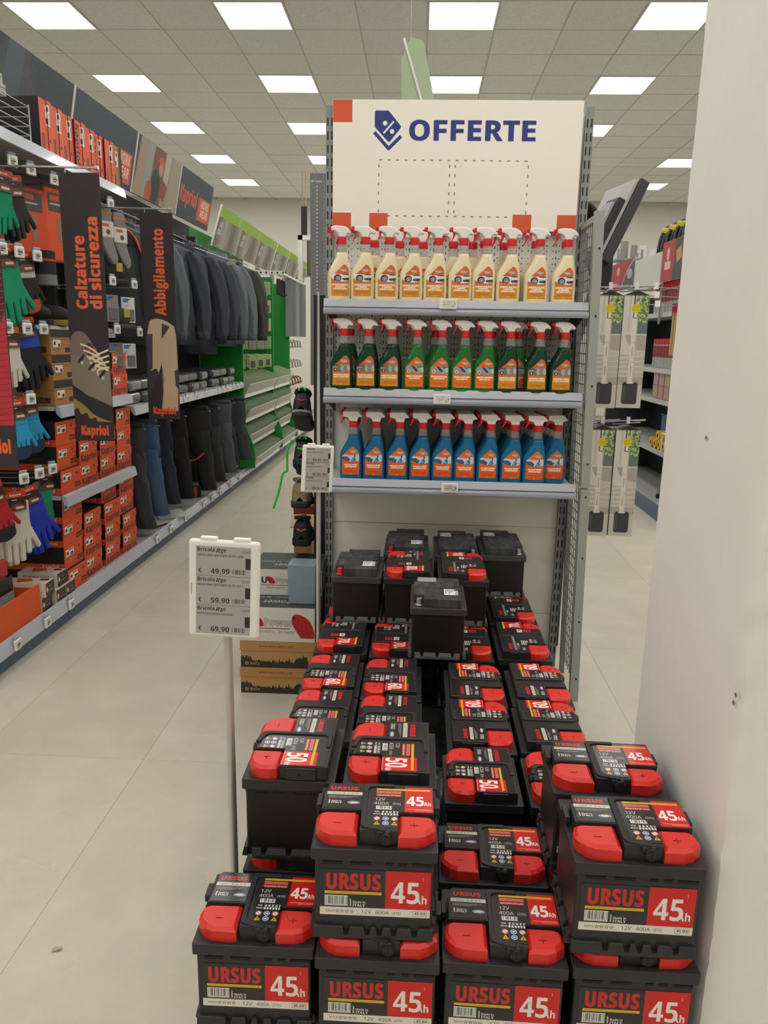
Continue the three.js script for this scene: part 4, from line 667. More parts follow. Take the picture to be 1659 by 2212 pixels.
// work shoes clipped on the black upright, heels towards the aisle
{
  const shoe = (pal) => {
    const t = thing('work_shoe', '', 'shoe');
    const out = (s) => rpoly([[-.038 * s, .13], [.038 * s, .13], [.044 * s, .07], [.036 * s, 0], [.046 * s, -.09], [.03 * s, -.15], [-.02 * s, -.155], [-.046 * s, -.1], [-.038 * s, 0], [-.044 * s, .07]], .03);
    part(t, 'sole', slab(out(1), 0, .03, .006, 2, 4), std(pal[1], .7)); part(t, 'sole_edge', slab(out(1.02), .018, .014, .003, 2, 4), std(pal[2], .6));
    // upper: rings from heel (z = .125) to toe (z = -.15): half width, height, floor of ring
    const Rg = [[.126, .024, .085], [.118, .034, .105], [.09, .039, .115], [.05, .038, .118], [.01, .036, .112], [-.03, .037, .09], [-.07, .040, .068], [-.11, .038, .056], [-.14, .026, .046], [-.152, .01, .034]];
    const N = 16, pos = [], idx = []; for (const [z, w, h] of Rg) for (let i = 0; i <= N; i++) { const a = Math.PI * i / N, c = Math.cos(a), s = Math.sin(a); pos.push(w * Math.sign(c) * Math.abs(c) ** .7, .024 + (h - .02) * Math.abs(s) ** .62, z); }
    for (let j = 0; j < Rg.length - 1; j++) for (let i = 0; i < N; i++) { const a = j * (N + 1) + i; idx.push(a, a + 1, a + N + 1, a + 1, a + N + 2, a + N + 1); }
    { const c0 = pos.length / 3; pos.push(0, .05, .13); for (let i = 0; i < N; i++) idx.push(c0, i + 1, i); }
    const g = new THREE.BufferGeometry(); g.setAttribute('position', new THREE.Float32BufferAttribute(pos, 3)); g.setAttribute('uv', new THREE.Float32BufferAttribute(new Float32Array(pos.length / 3 * 2), 2)); g.setIndex(idx); g.computeVertexNormals();
    part(t, 'upper', g, std(pal[0], .65, 0, { side: 2 }));
    part(t, 'collar', new THREE.TorusGeometry(.03, .009, 8, 24).scale(1, 1.5, 1).rotateX(Math.PI / 2 - .12).translate(0, .122, .062), std(pal[3], .7)); part(t, 'lining', new THREE.CircleGeometry(.032, 20).scale(1, 1.5, 1).rotateX(-Math.PI / 2 - .12).translate(0, .119, .062), M.blackMatte);
    part(t, 'heel_patch', rbox(.036, .016, .006, .004, 0, .084, .121), std(pal[4], .5)); part(t, 'heel_stripe', tube([V(-.033, .06, .10), V(-.02, .078, .122), V(0, .070, .131), V(.02, .078, .122), V(.033, .06, .10)], .004, 20, 6), std(pal[5], .5));
    part(t, 'laces', merge([0, 1, 2, 3].map((k) => tube([V(-.026, .112 - k * .012, .0 - k * .024), V(0, .128 - k * .014, -.005 - k * .024), V(.026, .112 - k * .012, 0 - k * .024)], .0035, 10, 5))), std(pal[6], .7));
    part(t, 'heel_loop', new THREE.TorusGeometry(.014, .004, 6, 16, Math.PI).translate(0, .118, .122), std(pal[7], .6)); return t;
  };
  const G = 'work shoes on the black upright';
  const put = (t, x, y, z, rx, ry, label) => { t.position.set(x, y, z); t.rotation.set(rx, ry, 0); t.userData.label = label; t.userData.group = G; };
  put(shoe([0x17181b, 0x222327, 0x8d8e8a, 0x1f2024, 0xc2c1bd, 0xb12236, 0x9da09c, 0x49d42e]), -.522, 1.085, -3.42, -.35, .06, 'black work shoe with grey sole and green heel loop, topmost on the black upright');
  put(shoe([0x202329, 0x17181b, 0x2c3036, 0x1f2024, 0x30343a, 0x3ad13a, 0x3bd044, 0x2ea838]), -.515, .875, -3.40, -.35, .05, 'dark work shoe with bright green laces, partly behind the small price display');
  put(shoe([0x8f8168, 0x201f1f, 0x3a3630, 0x6f6450, 0x8f8168, 0x9a8a4a, 0x6f6450, 0x8f8168]), -.522, .715, -3.40, -.1, .04, 'khaki work shoe with a black sole, third down on the black upright');
  put(shoe([0x14151a, 0x101114, 0x17181d, 0x22232a, 0x14151a, 0xb4664a, 0xc9c4c0, 0x14151a]), -.516, .545, -3.385, -.1, .05, 'black work shoe with copper trim, lowest on the black upright');
  one('loose_lace', 'bright green shoelace dangling into the aisle from the dark work shoe', 'shoelace', tube([V(-.548, 1.03, -3.27), V(-.566, .99, -3.26), V(-.566, .91, -3.25), V(-.562, .9, -3.25), V(-.585, .885, -3.25), V(-.605, .80, -3.25), V(-.628, .73, -3.25)], .0055, 40, 6), std(0x35c93a, .6));
}
// ---------- workwear wall on the left ----------
const GX = -1.775, BX = -2.26;                                         // front of the base, back panels
const BAYZ = [-2.69, -3.69, -4.69, -5.69, -6.69, -7.69, -8.69, -9.69, -10.69, -11.69, -12.69];
const esl = (() => { const scr = print(120, 110, (c, w, h) => { c.fillStyle = '#cfcdc8'; c.fillRect(0, 0, w, h); c.fillStyle = '#44444a'; c.fillRect(16, 22, 70, 8); c.fillRect(16, 40, 86, 24); c.fillRect(16, 76, 60, 16); }); let proto;
  return (label, x, y, z, ry, group) => { if (!proto) { proto = thing('hook_price_tag', '', 'price tag'); part(proto, 'tag_case', rbox(.052, .05, .012, .005), M.tagWhite); part(proto, 'tag_screen', new THREE.PlaneGeometry(.034, .032).translate(0, -.001, .0063), scr); part(proto, 'clip', rbox(.04, .016, .012, .004, 0, .031, -.004), phy(0xb9bfd6, .25, { transmission: .3, thickness: 0 })); var o = proto; } else o = copy(proto); o.position.set(x, y, z); o.rotation.set(0, ry, 0); o.userData.label = label; o.userData.group = group; return o; }; })();
{
  const names = ['glove', 'shoe box', 'first clothing', 'second clothing', 'third clothing', 'first green fastener', 'second green fastener', 'grey fittings', 'first bathroom fittings', 'second bathroom fittings'];
  const kick = std(0x566a80, .45), deckM = std(0x9d9d99, .5);
  for (let i = 0; i < 10; i++) {
    const z1 = BAYZ[i], z0 = BAYZ[i + 1], zc = (z0 + z1) / 2, L = z1 - z0, green = i === 5 || i === 6, white = i >= 7;
    const t = thing('wall_shelving_bay', `left aisle shelving bay with a blue grey kick plate, the ${names[i]} bay`, 'shelving', [0, 0, 0]);
    part(t, 'back_panel', box(.02, white ? 2.3 : 2.5, L - .004, BX - .02, (white ? 2.3 : 2.5) / 2, zc), green ? std(0x1f7f33, .6) : white ? std(0xd9d6cd, .6) : M.blackMatte);
    part(t, 'base_deck', box(.48, .012, L - .004, GX - .25, .136, zc), deckM);
    part(t, 'kick_plate', box(.02, .074, L - .004, GX - .032, .04, zc), kick);
    part(t, 'base_front', box(.012, .05, L - .003, GX - .006, .112, zc), M.grey);
    part(t, 'base_rail', profX(rpoly([[0, 0], [.018, 0], [.014, .022], [-.004, .066], [-.010, .064]], .001), L - .004, 0).rotateY(Math.PI / 2).translate(GX, .083, zc), M.rail);
    part(t, 'upright', box(.06, 2.4, .03, BX + .02, 1.2, z0), i < 5 ? M.darkGrey : M.rack);
  }
  // base price tags
  [[-3.105, 'first'], [-3.383, 'second'], [-3.639, 'third']].forEach(([z, s]) => esl(`small white price tag on the base rail of the glove bay, ${s} from the front`, GX + .024, .112, z, Math.PI / 2, 'price tags on the base rails'));
  [-4.951, -5.244, -5.594, -6.099, -6.35, -6.62, -7.0, -7.35].forEach((z, k) => esl(`small white price tag on the base rail below the hanging trousers, ${ORD[k]} from the front`, GX + .024, .112, z, Math.PI / 2, 'price tags on the base rails'));
}
// long header signs above the bays
{
  const NAVY = '#34404c', OR = '#de5a35';
  const draw = [
    (c, W, H) => { c.fillStyle = '#2f3b45'; c.fillRect(0, 0, W, H); for (let i = 0; i < 60; i++) { c.fillStyle = `rgba(${70 + i % 40},${80 + i % 30},${90},.25)`; c.fillRect((i * 61) % (W * .55), (i * 37) % H, 60, 120); } c.fillStyle = '#41505a'; poly(c, [[W * .3, 0], [W * .45, 0], [W * .4, H], [W * .22, H]], '#4a5860'); c.fillStyle = '#6a3a34'; c.fillRect(0, 0, W * .12, H * .25); c.fillStyle = '#2a2e33'; c.fillRect(W * .04, H * .3, W * .14, H * .7); c.strokeStyle = '#93a83c'; c.lineWidth = 12; for (let i = 0; i < 9; i++) { c.beginPath(); c.moveTo(W * (.6 + i * .012), H * .78); c.quadraticCurveTo(W * (.58 + i * .022), H * .6, W * (.6 + (i * 37 % 10) * .016), H * (.5 + (i % 4) * .05)); c.stroke(); } },
    (c, W, H) => { c.fillStyle = NAVY; c.fillRect(0, 0, W, H); c.fillStyle = OR; c.fillRect(W * .7, H * .42, W * .27, H * .5); fit(c, 'WORK', W * .73, H * .63, W * .21, 90, '#e6d8c8'); fit(c, 'WEAR', W * .73, H * .84, W * .21, 90, '#e6d8c8'); fit(c, 'Kapriol', W * .2, H * .75, W * .46, 150, OR); },
    (c, W, H) => { c.fillStyle = '#a78a74'; c.fillRect(0, 0, W, H); poly(c, [[0, 0], [W * .08, 0], [W * .03, H], [0, H]], '#39444e'); poly(c, [[W * .1, 0], [W * .25, 0], [W * .18, H], [W * .02, H]], '#a88f78'); poly(c, [[W * .25, 0], [W * .36, 0], [W * .3, H], [W * .2, H]], '#8fa29c'); poly(c, [[W * .38, 0], [W * .62, 0], [W * .6, H], [W * .34, H]], '#7c4a3e'); poly(c, [[W * .64, 0], [W * .76, 0], [W * .72, H * .7], [W * .62, H * .7]], '#b9b4a8'); poly(c, [[W * .8, 0], [W, 0], [W, H], [W * .74, H]], '#a49a86'); c.fillStyle = '#26313a'; c.beginPath(); c.ellipse(W * .46, H * .72, W * .1, H * .34, .1, 0, 7); c.fill(); c.fillStyle = '#c78a6e'; c.beginPath(); c.ellipse(W * .55, H * .34, W * .05, H * .13, 0, 0, 7); c.fill(); c.fillStyle = OR; c.beginPath(); c.ellipse(W * .55, H * .22, W * .058, H * .1, 0, Math.PI, 7); c.fill(); c.fillRect(W * .49, H * .2, W * .12, H * .05); c.fillStyle = '#b7512f'; c.beginPath(); c.ellipse(W * .33, H * .85, W * .07, H * .2, 0, 0, 7); c.fill(); poly(c, [[W * .62, H * .5], [W * .74, H * .6], [W * .68, H * .9], [W * .56, H * .8]], '#8a4a3c'); },
    (c, W, H) => { c.fillStyle = NAVY; c.fillRect(0, 0, W, H); fit(c, 'Kapriol', W * .05, H * .66, W * .5, 160, OR, { stroke: 6 }); c.fillStyle = OR; c.fillRect(W * .59, H * .38, W * .02, H * .5); c.fillRect(W * .62, H * .38, W * .36, H * .5); fit(c, 'WORK', W * .68, H * .6, W * .25, 90, '#e6d8c8'); fit(c, 'WEAR', W * .68, H * .8, W * .25, 90, '#e6d8c8'); },
  ];
  const labs = ['dark header sign above the gloves with a plant and a dim workshop photo', 'navy header sign above the shoe boxes with an orange work wear square', 'header sign with a photo of a worker in an orange cap', 'navy header sign reading Kapriol with an orange work wear square'];
  draw.forEach((d, i) => {
    const z1 = BAYZ[i] - 1, t = thing('header_sign', labs[i], 'sign', [-2.06, 2.65, z1 - .5], 0, undefined); t.rotation.set(0, Math.PI / 2, 0);
    const inner = new THREE.Group(); inner.name = 'sign_panel'; inner.rotation.x = .2; t.add(inner);
    part(inner, 'panel', rbox(.994, .40, .012, .002), std(0x2e3842, .6)); part(inner, 'panel_print', new THREE.PlaneGeometry(.99, .396).translate(0, 0, .0064), print(900, 360, d, .5));
    part(inner, 'panel_edge', rbox(.02, .40, .016, .002, -.49, 0, .002), M.offwhite);
  });
}
// banners hung at right angles to the shelves
{
  const up = (c, s, x, y, len, size) => { c.font = 'bold ' + size + 'px sans-serif'; tx(c, s, x, y, size, '#f0683a', { rot: -Math.PI / 2, sx: len / c.measureText(s).width, stroke: 9 }); };
  const draw1 = (c, W, H) => {
    c.fillStyle = '#332b30'; c.fillRect(0, 0, W, H); c.save(); c.rotate(0);
    up(c, 'Calzature', 225, 925, 510, 165); up(c, 'di sicurezza', 375, 925, 640, 165); c.translate(0, 165); c.scale(1, .95);
    // laced work boot cut off by the right edge
    c.fillStyle = '#84706a'; c.beginPath(); c.moveTo(0, 1060); c.quadraticCurveTo(20, 960, 120, 960); c.quadraticCurveTo(210, 980, 260, 1080); c.quadraticCurveTo(320, 1140, W, 1260); c.lineTo(W, 1520); c.lineTo(0, 1400); c.fill();
    c.fillStyle = '#8d8072'; c.beginPath(); c.moveTo(0, 1150); c.lineTo(180, 1130); c.lineTo(W, 1290); c.lineTo(W, 1530); c.lineTo(0, 1400); c.fill();
    c.fillStyle = '#433539'; c.beginPath(); c.arc(205, 1095, 46, 0, 7); c.fill(); tx(c, 'Kapriol', 170, 1110, 34, '#ee6a35');
    c.strokeStyle = '#efdcba'; c.lineWidth = 15; c.lineCap = 'round'; for (let i = 0; i < 4; i++) { c.beginPath(); c.moveTo(120 + i * 30, 1060 + i * 46); c.quadraticCurveTo(240 + i * 20, 1080 + i * 50, W - 20 - (3 - i) * 30, 1140 + i * 38); c.stroke(); c.beginPath(); c.moveTo(W - 10, 1100 + i * 44); c.quadraticCurveTo(250, 1150 + i * 30, 200 + i * 30, 1170 + i * 40); c.stroke(); }
    c.strokeStyle = '#2b2629'; c.lineWidth = 26; for (let i = 0; i < 3; i++) { c.beginPath(); c.moveTo(90 + i * 110, 1190 + i * 56); c.lineTo(140 + i * 110, 1150 + i * 56); c.stroke(); c.fillStyle = '#c9c7c4'; c.beginPath(); c.arc(120 + i * 110, 1200 + i * 56, 14, 0, 7); c.fill(); }
    c.fillStyle = '#2c2a35'; c.beginPath(); c.moveTo(0, 1370); c.quadraticCurveTo(160, 1440, 260, 1520); c.quadraticCurveTo(330, 1560, W, 1560); c.lineTo(W, 1640); c.lineTo(220, 1590); c.lineTo(0, 1460); c.fill();
    c.fillStyle = '#a08a48'; c.beginPath(); c.moveTo(0, 1470); c.quadraticCurveTo(120, 1520, 200, 1590); c.quadraticCurveTo(300, 1640, W, 1650); for (let x = W; x >= 0; x -= 46) { c.lineTo(x, 1690 - (W - x) * .36 + ((x / 46) % 2 < 1 ? 26 : 0)); c.lineTo(x - 28, 1690 - (W - x) * .38 + ((x / 46) % 2 < 1 ? 26 : 0)); } c.fill();
    c.fillStyle = '#332b30'; c.restore(); c.fillStyle = '#332b30'; c.fillRect(0, 1735, W, 200); fit(c, 'Kapriol', 60, 1835, W - 110, 90, '#ee5a2a', { stroke: 8 });
  };
  const draw2 = (c, W, H) => {
    c.fillStyle = '#332b30'; c.fillRect(0, 0, W, H); up(c, 'Abbigliamento', 290, 905, 770, 190);
    c.fillStyle = '#d2b898'; c.beginPath(); c.moveTo(70, 960); c.quadraticCurveTo(200, 900, W - 30, 1010); c.lineTo(W - 10, 1100); c.lineTo(W, 1500); c.lineTo(W - 20, 1800); c.lineTo(180, 1800); c.lineTo(230, 1500); c.lineTo(200, 1350); c.quadraticCurveTo(160, 1500, 20, 1560); c.lineTo(20, 1100); c.fill();
    poly(c, [[230, 980], [330, 1010], [215, 1130]], '#4a4656'); poly(c, [[20, 1080], [100, 1080], [90, 1250], [80, 1400], [20, 1440]], '#4a4656'); poly(c, [[20, 1430], [130, 1400], [160, 1440], [20, 1650]], '#42394a'); poly(c, [[W - 50, 1420], [W, 1400], [W, 1600], [W - 40, 1560]], '#4a4656'); c.fillStyle = '#bda386'; c.fillRect(210, 1420, 10, 380); fit(c, 'Kapriol', 60, 1830, W - 110, 90, '#ee5a2a', { stroke: 6 });
  };
  const draw3 = (c, W, H) => { c.fillStyle = '#b8303c'; c.fillRect(0, 0, W, H); c.fillStyle = '#332b30'; c.fillRect(0, 0, W, H * .3); poly(c, [[W * .6, H * .3], [W, H * .2], [W, H * .5], [W * .8, H * .56]], '#4a2430'); c.strokeStyle = '#a32834'; c.lineWidth = 8; for (let i = 0; i < 30; i++) { c.beginPath(); c.moveTo(0, H * .4 + i * 36); c.lineTo(W, H * .38 + i * 36); c.stroke(); } c.fillStyle = '#332b30'; c.fillRect(0, H * .86, W, H); fit(c, 'Kapriol', W * .06, H * .95, W * .82, 110, '#ee6a2a', { stroke: 8 }); };
  const banner = (label, x0, x1, y0, y1, z, d, ry) => {
    const w = x1 - x0, h = y1 - y0, t = thing('hanging_banner', label, 'banner', [(x0 + x1) / 2, 0, z], ry ?? 0);
    part(t, 'banner_panel', rbox(w, h, .006, .001, 0, (y0 + y1) / 2, 0), std(0x332b30, .7)); part(t, 'banner_print', new THREE.PlaneGeometry(w - .001, h - .001).translate(0, (y0 + y1) / 2, .0034), print(420, 1880, d, .6));
    part(t, 'support_bar', merge([rodB(V(-w / 2 - .42, y1 + .026, 0), V(w / 2 - .01, y1 + .02, 0), .005, 8), cyl(.008, .008, .016, 0, 0, 0, 8).rotateZ(Math.PI / 2).translate(w / 2 - .01, y1 + .02, 0)]), M.chrome);
    part(t, 'hook', merge([rodB(V(-w / 2 + .03, y1 + .022, 0), V(-w / 2 + .03, y1 - .012, 0), .0025), rodB(V(w / 2 - .03, y1 + .022, 0), V(w / 2 - .03, y1 - .012, 0), .0025)]), M.chrome); return t;
  };
  banner('dark hanging banner reading Calzature di sicurezza over a laced work boot', -1.565, -1.388, .985, 2.128, -3.42, draw1, .0);
  banner('dark hanging banner reading Abbigliamento over beige work trousers', -1.58, -1.395, .985, 2.122, -4.42, draw2, .0);
  banner('red hanging banner cut by the left picture edge, dark foot with orange letters', -1.66, -1.49, .965, 2.1, -2.76, draw3, .0);
}
// gloves on hooks
{
  const gloveShape = (k = 1) => { const P = [[-.045, .115], [.045, .115], [.05, .03]]; const f = [[.052, -.02, -.075, .0105], [.027, -.03, -.10, .0115], [.001, -.034, -.108, .0115], [-.024, -.03, -.096, .0105]]; const pts = [...P, [.066, -.005], [.086, -.05, .008], [.074, -.064, .008], [.056, -.03]]; for (const [x, a, b, r] of f.map(([x, a, b, r]) => [x - .014, a, b, r])) pts.push([x + r, a, .002], [x + r * .9, b, r * .9], [x - r * .9, b, r * .9], [x - r, a, .002]); pts.push([-.052, -.01], [-.048, .06]); return rpoly(pts.map(([x, y, r]) => [x * k, y * k, (r ?? .006) * k])); };
  const GG = front(gloveShape(), -.011, .022, .007, 4), GB = front(gloveShape(1.3), -.014, .03, .01, 4);
  const fabric = (c) => std(c, .85);
  const cardM = print(160, 200, (c, W, H) => { c.fillStyle = '#3a2c2a'; c.fillRect(0, 0, W, H); c.fillStyle = '#c9472c'; c.fillRect(0, 0, W, H * .3); c.fillStyle = '#7a4a36'; c.beginPath(); c.arc(W * .5, H * 1.1, W * .6, 0, 7); c.fill(); c.fillStyle = '#d9d2c6'; c.fillRect(W * .4, H * .78, W * .45, H * .12); c.fillRect(W * .2, H * .4, W * .3, 8); tx(c, 'Kapriol', 16, 44, 30, '#f2e6da'); });
  const palm = (c, f) => f;
  let protos = {};
  const glove = (label, o, x, y, z, ry, tilt, big) => {
    const t = thing('work_glove', label, 'glove', [x, y, z], ry); t.rotation.z = tilt;
    const g = big ? GB : GG, k = big ? 1.3 : 1;
    part(t, 'glove_body', g, fabric(o[0])); if (o[1] !== undefined) part(t, 'cuff', rbox(.096 * k, .075 * k, .026 * k, .01, 0, .085 * k, 0), fabric(o[1])); if (o[2] !== undefined) part(t, 'dipped_fingers', front(rpoly([[-.062, -.045], [.05, -.045], [.05, -.095, .02], [.0, -.115, .02], [-.05, -.1, .02]].map(([a, b, r]) => [a * k, b * k, r]), .006), -.0125 * k, .025 * k, .006, 3), fabric(o[2]));
    part(t, 'back_glove', g.clone().translate(-.014, -.01, -.03), fabric(o[0]));
    part(t, 'header_card', box(.085, .09, .004, 0, .125 * k, .017 * k), [M.card, M.card, M.card, M.card, cardM, M.card]); part(t, 'hang_tab', new THREE.TorusGeometry(.008, .002, 5, 12).translate(0, .125 * k + .052, .008), M.steel);
    return t;
  };
  const hookM = std(0x6d6e6e, .4, .6);
  const rows = [[2.19, [-3.511, -3.672, -3.9]], [1.812, [-3.362, -3.507, -3.67]], [1.48, [-3.353, -3.522, -3.677]], [1.161, [-3.504]], [.807, [-3.381, -3.526, -3.66]]], rn = ['top', 'second', 'third', 'fourth', 'lowest'];
  rows.forEach(([h, zs], i) => zs.forEach((z, k) => { const t = one('peg_hook', `steel hook in the glove bay, ${rn[i]} row, ${ORD[k]} from the front`, 'hook', merge([rodB(V(0, 0, 0), V(-.44, -.01, 0), .003), rodB(V(0, .0, .016), V(-.44, -.01, .016), .003), box(.008, .03, .03, -.445, 0, .008)]), hookM, [-1.815, h - .02, z], 0, 'hooks of the glove bay'); esl(`white price tag at a glove hook end, ${rn[i]} row, ${ORD[k]} from the front`, -1.806, h, z, Math.PI / 2 - .35, 'price tags on the glove hooks'); }));
  const T = Math.PI / 2 - .55;
  glove('green knitted work glove hanging in the top glove row near the left edge', [0x17946a], -1.87, 1.985, -3.50, T, -.08);
  glove('dark grey knitted work glove beside the green one in the top row', [0x3a3634], -1.87, 1.985, -3.64, T, .12);
  glove('green work glove hanging lower, in the second glove row', [0x17946a], -1.86, 1.63, -3.50, T, .12, true);
  glove('dark glove with white back pads and orange finger bands in the second row', [0x35302e, 0xd0cbc4, 0xc9582e], -1.86, 1.66, -3.66, T, .1);
  glove('off white leather work glove in the third glove row', [0xcfc9bc], -1.86, 1.315, -3.45, T, 0);
  glove('black dipped glove with a bright blue wrist in the third row', [0x26272b, 0x2b4fc0], -1.86, 1.325, -3.63, T, .12, true);
  glove('light blue glove with dark blue dipped fingers in the fourth row', [0x2f9fd0, 0x2f9fd0, 0x28374f], -1.86, .99, -3.47, T, .06);
  glove('second light blue glove with dark fingers just behind the first', [0x2f9fd0, 0x2f9fd0, 0x28374f], -1.87, 1.0, -3.61, T, .14);
  glove('red and black work glove at the left edge of the lowest row', [0xb2242a, 0xb2242a, 0x232326], -1.86, .65, -3.25, T, .2);
  glove('white leather gauntlet in the lowest glove row', [0xd3cec2, 0xcac4b6], -1.85, .545, -3.36, T, 0, true);
  glove('long royal blue rubber glove in the lowest row', [0x2338b0, 0x2a3ec0], -1.85, .545, -3.55, T, .2, true);
  glove('green rubber glove in a clear pack beside the blue rubber glove', [0x2f9a6e, 0x2f9a6e], -1.87, .58, -3.70, T, 0, true);
  // orange packed items hanging behind
  const pk = (label, x, y, z, w, h, c) => { const t = thing('hanging_pack', label, 'pack', [x, y, z], Math.PI / 2 - .3); part(t, 'pack_bag', rbox(w, h, .05, .016, 0, 0, 0), std(c, .55)); part(t, 'pack_header', rbox(w, .07, .012, .004, 0, h / 2 + .02, 0), std(0x4c4744, .6)); part(t, 'pack_print', new THREE.PlaneGeometry(w * .7, .09).translate(0, h * .3, .0258), print(160, 110, (q, W, H) => { q.fillStyle = '#4a4442'; q.fillRect(0, 0, W, H); q.fillStyle = '#d6542c'; q.fillRect(20, 14, 90, 30); q.fillStyle = '#bdb8b0'; q.fillRect(20, 60, 110, 10); })); part(t, 'pack_slot', rbox(.03, .12, .004, .012, w * .1, -.02, .0245), std(0x8d7b70, .7)); };
  pk('large orange hanging pack behind the dark gloves in the top row', -1.95, 1.985, -3.88, .24, .34, 0xd8481c); pk('second orange hanging pack half hidden by the tall boot banner', -1.9, 2.0, -4.06, .16, .36, 0xe2571f); pk('orange pack showing low between the glove rows', -2.0, 1.8, -3.72, .2, .26, 0xcf4a22);
  const kp = thing('knee_pad_roll', 'black roll with a red band and a grey end on the upper glove hooks', 'roll', [-1.92, 1.80, -3.97]); part(kp, 'roll', cyl(.055, .055, .13, 0, 0, 0, 20), M.blackMatte); part(kp, 'band', cyl(.0565, .0565, .012, 0, .02, 0, 20), std(0xc93a22, .5)); part(kp, 'grey_end', cyl(.058, .056, .05, 0, -.075, 0, 20), std(0x77787a, .6));
  // floor of the glove bay: orange display tray with a grey packed shoe, small flat cartons
  const tr = thing('display_tray', 'orange cardboard display tray on the base of the glove bay at the left edge', 'tray', [-1.92, .1425, -3.16]); part(tr, 'tray_body', merge([box(.006, .15, .5, .125, .075, .0), box(.25, .13, .006, 0, .065, -.247), box(.25, .13, .006, 0, .065, .247), box(.006, .19, .5, -.122, .095, 0), box(.25, .005, .5, 0, .003, 0)]), std(0xe0591f, .7));
  const sb = thing('packed_overshoe', 'grey overshoe in a clear bag with a red header standing in the orange tray', 'packed shoe', [-1.91, .15, -3.18]); part(sb, 'overshoe', rbox(.12, .2, .28, .04, 0, .11, 0), std(0x8f9190, .6)); part(sb, 'bag_header', rbox(.02, .08, .22, .006, .03, .26, 0), std(0xc42a26, .4)); part(sb, 'bag_label', rbox(.006, .07, .2, .002, .06, .19, 0), std(0x1c1a1c, .4));
  const fb = print(300, 130, (c, W, H) => { c.fillStyle = '#2b2a2d'; c.fillRect(0, 0, W, H); c.fillStyle = '#d4593a'; c.beginPath(); c.arc(52, 64, 30, 0, 7); c.fill(); c.fillStyle = '#e8ddd0'; c.beginPath(); c.arc(52, 64, 20, 0, 7); c.fill(); tx(c, 'Kapriol', 120, 50, 30, '#c9472c'); c.fillStyle = '#8d8984'; c.fillRect(120, 78, 120, 10); }), fe = print(120, 130, (c, W, H) => { c.fillStyle = '#e4dccd'; c.fillRect(0, 0, W, H); tx(c, 'Kapriol', 14, 46, 24, '#c9472c'); c.fillStyle = '#aaa296'; c.fillRect(14, 70, 60, 6); c.fillRect(14, 84, 76, 6); }), ft = print(300, 200, (c, W, H) => { c.fillStyle = '#cbbfae'; c.fillRect(0, 0, W, H); poly(c, [[60, 40], [150, 20], [190, 110], [90, 150]], '#c0532f'); tx(c, 'Kapriol', 150, 170, 34, '#c9472c'); c.fillStyle = '#39363a'; c.fillRect(220, 20, 60, 60); }), dk = std(0x262528, .6);
  let n = 0; for (const [x, y, z, s, ry] of [[-1.895, .1425, -3.47, 'bottom one at the orange tray', 0], [-1.885, .2125, -3.485, 'upper one at the orange tray', .06], [-1.885, .1425, -3.60, 'bottom one in the middle', 0], [-1.885, .1425, -3.705, 'bottom one beside the orange shoe boxes', 0], [-1.90, .2125, -3.66, 'topmost one', -.05]]) { const t = thing('flat_carton', `small black and cream carton below the gloves, ${s}`, 'carton', [x, y, z], ry, 'small flat cartons'); part(t, 'carton_body', box(.21, .068, .10, 0, .034, 0), [fb, dk, ft, dk, fe, dk]); n++; }
}
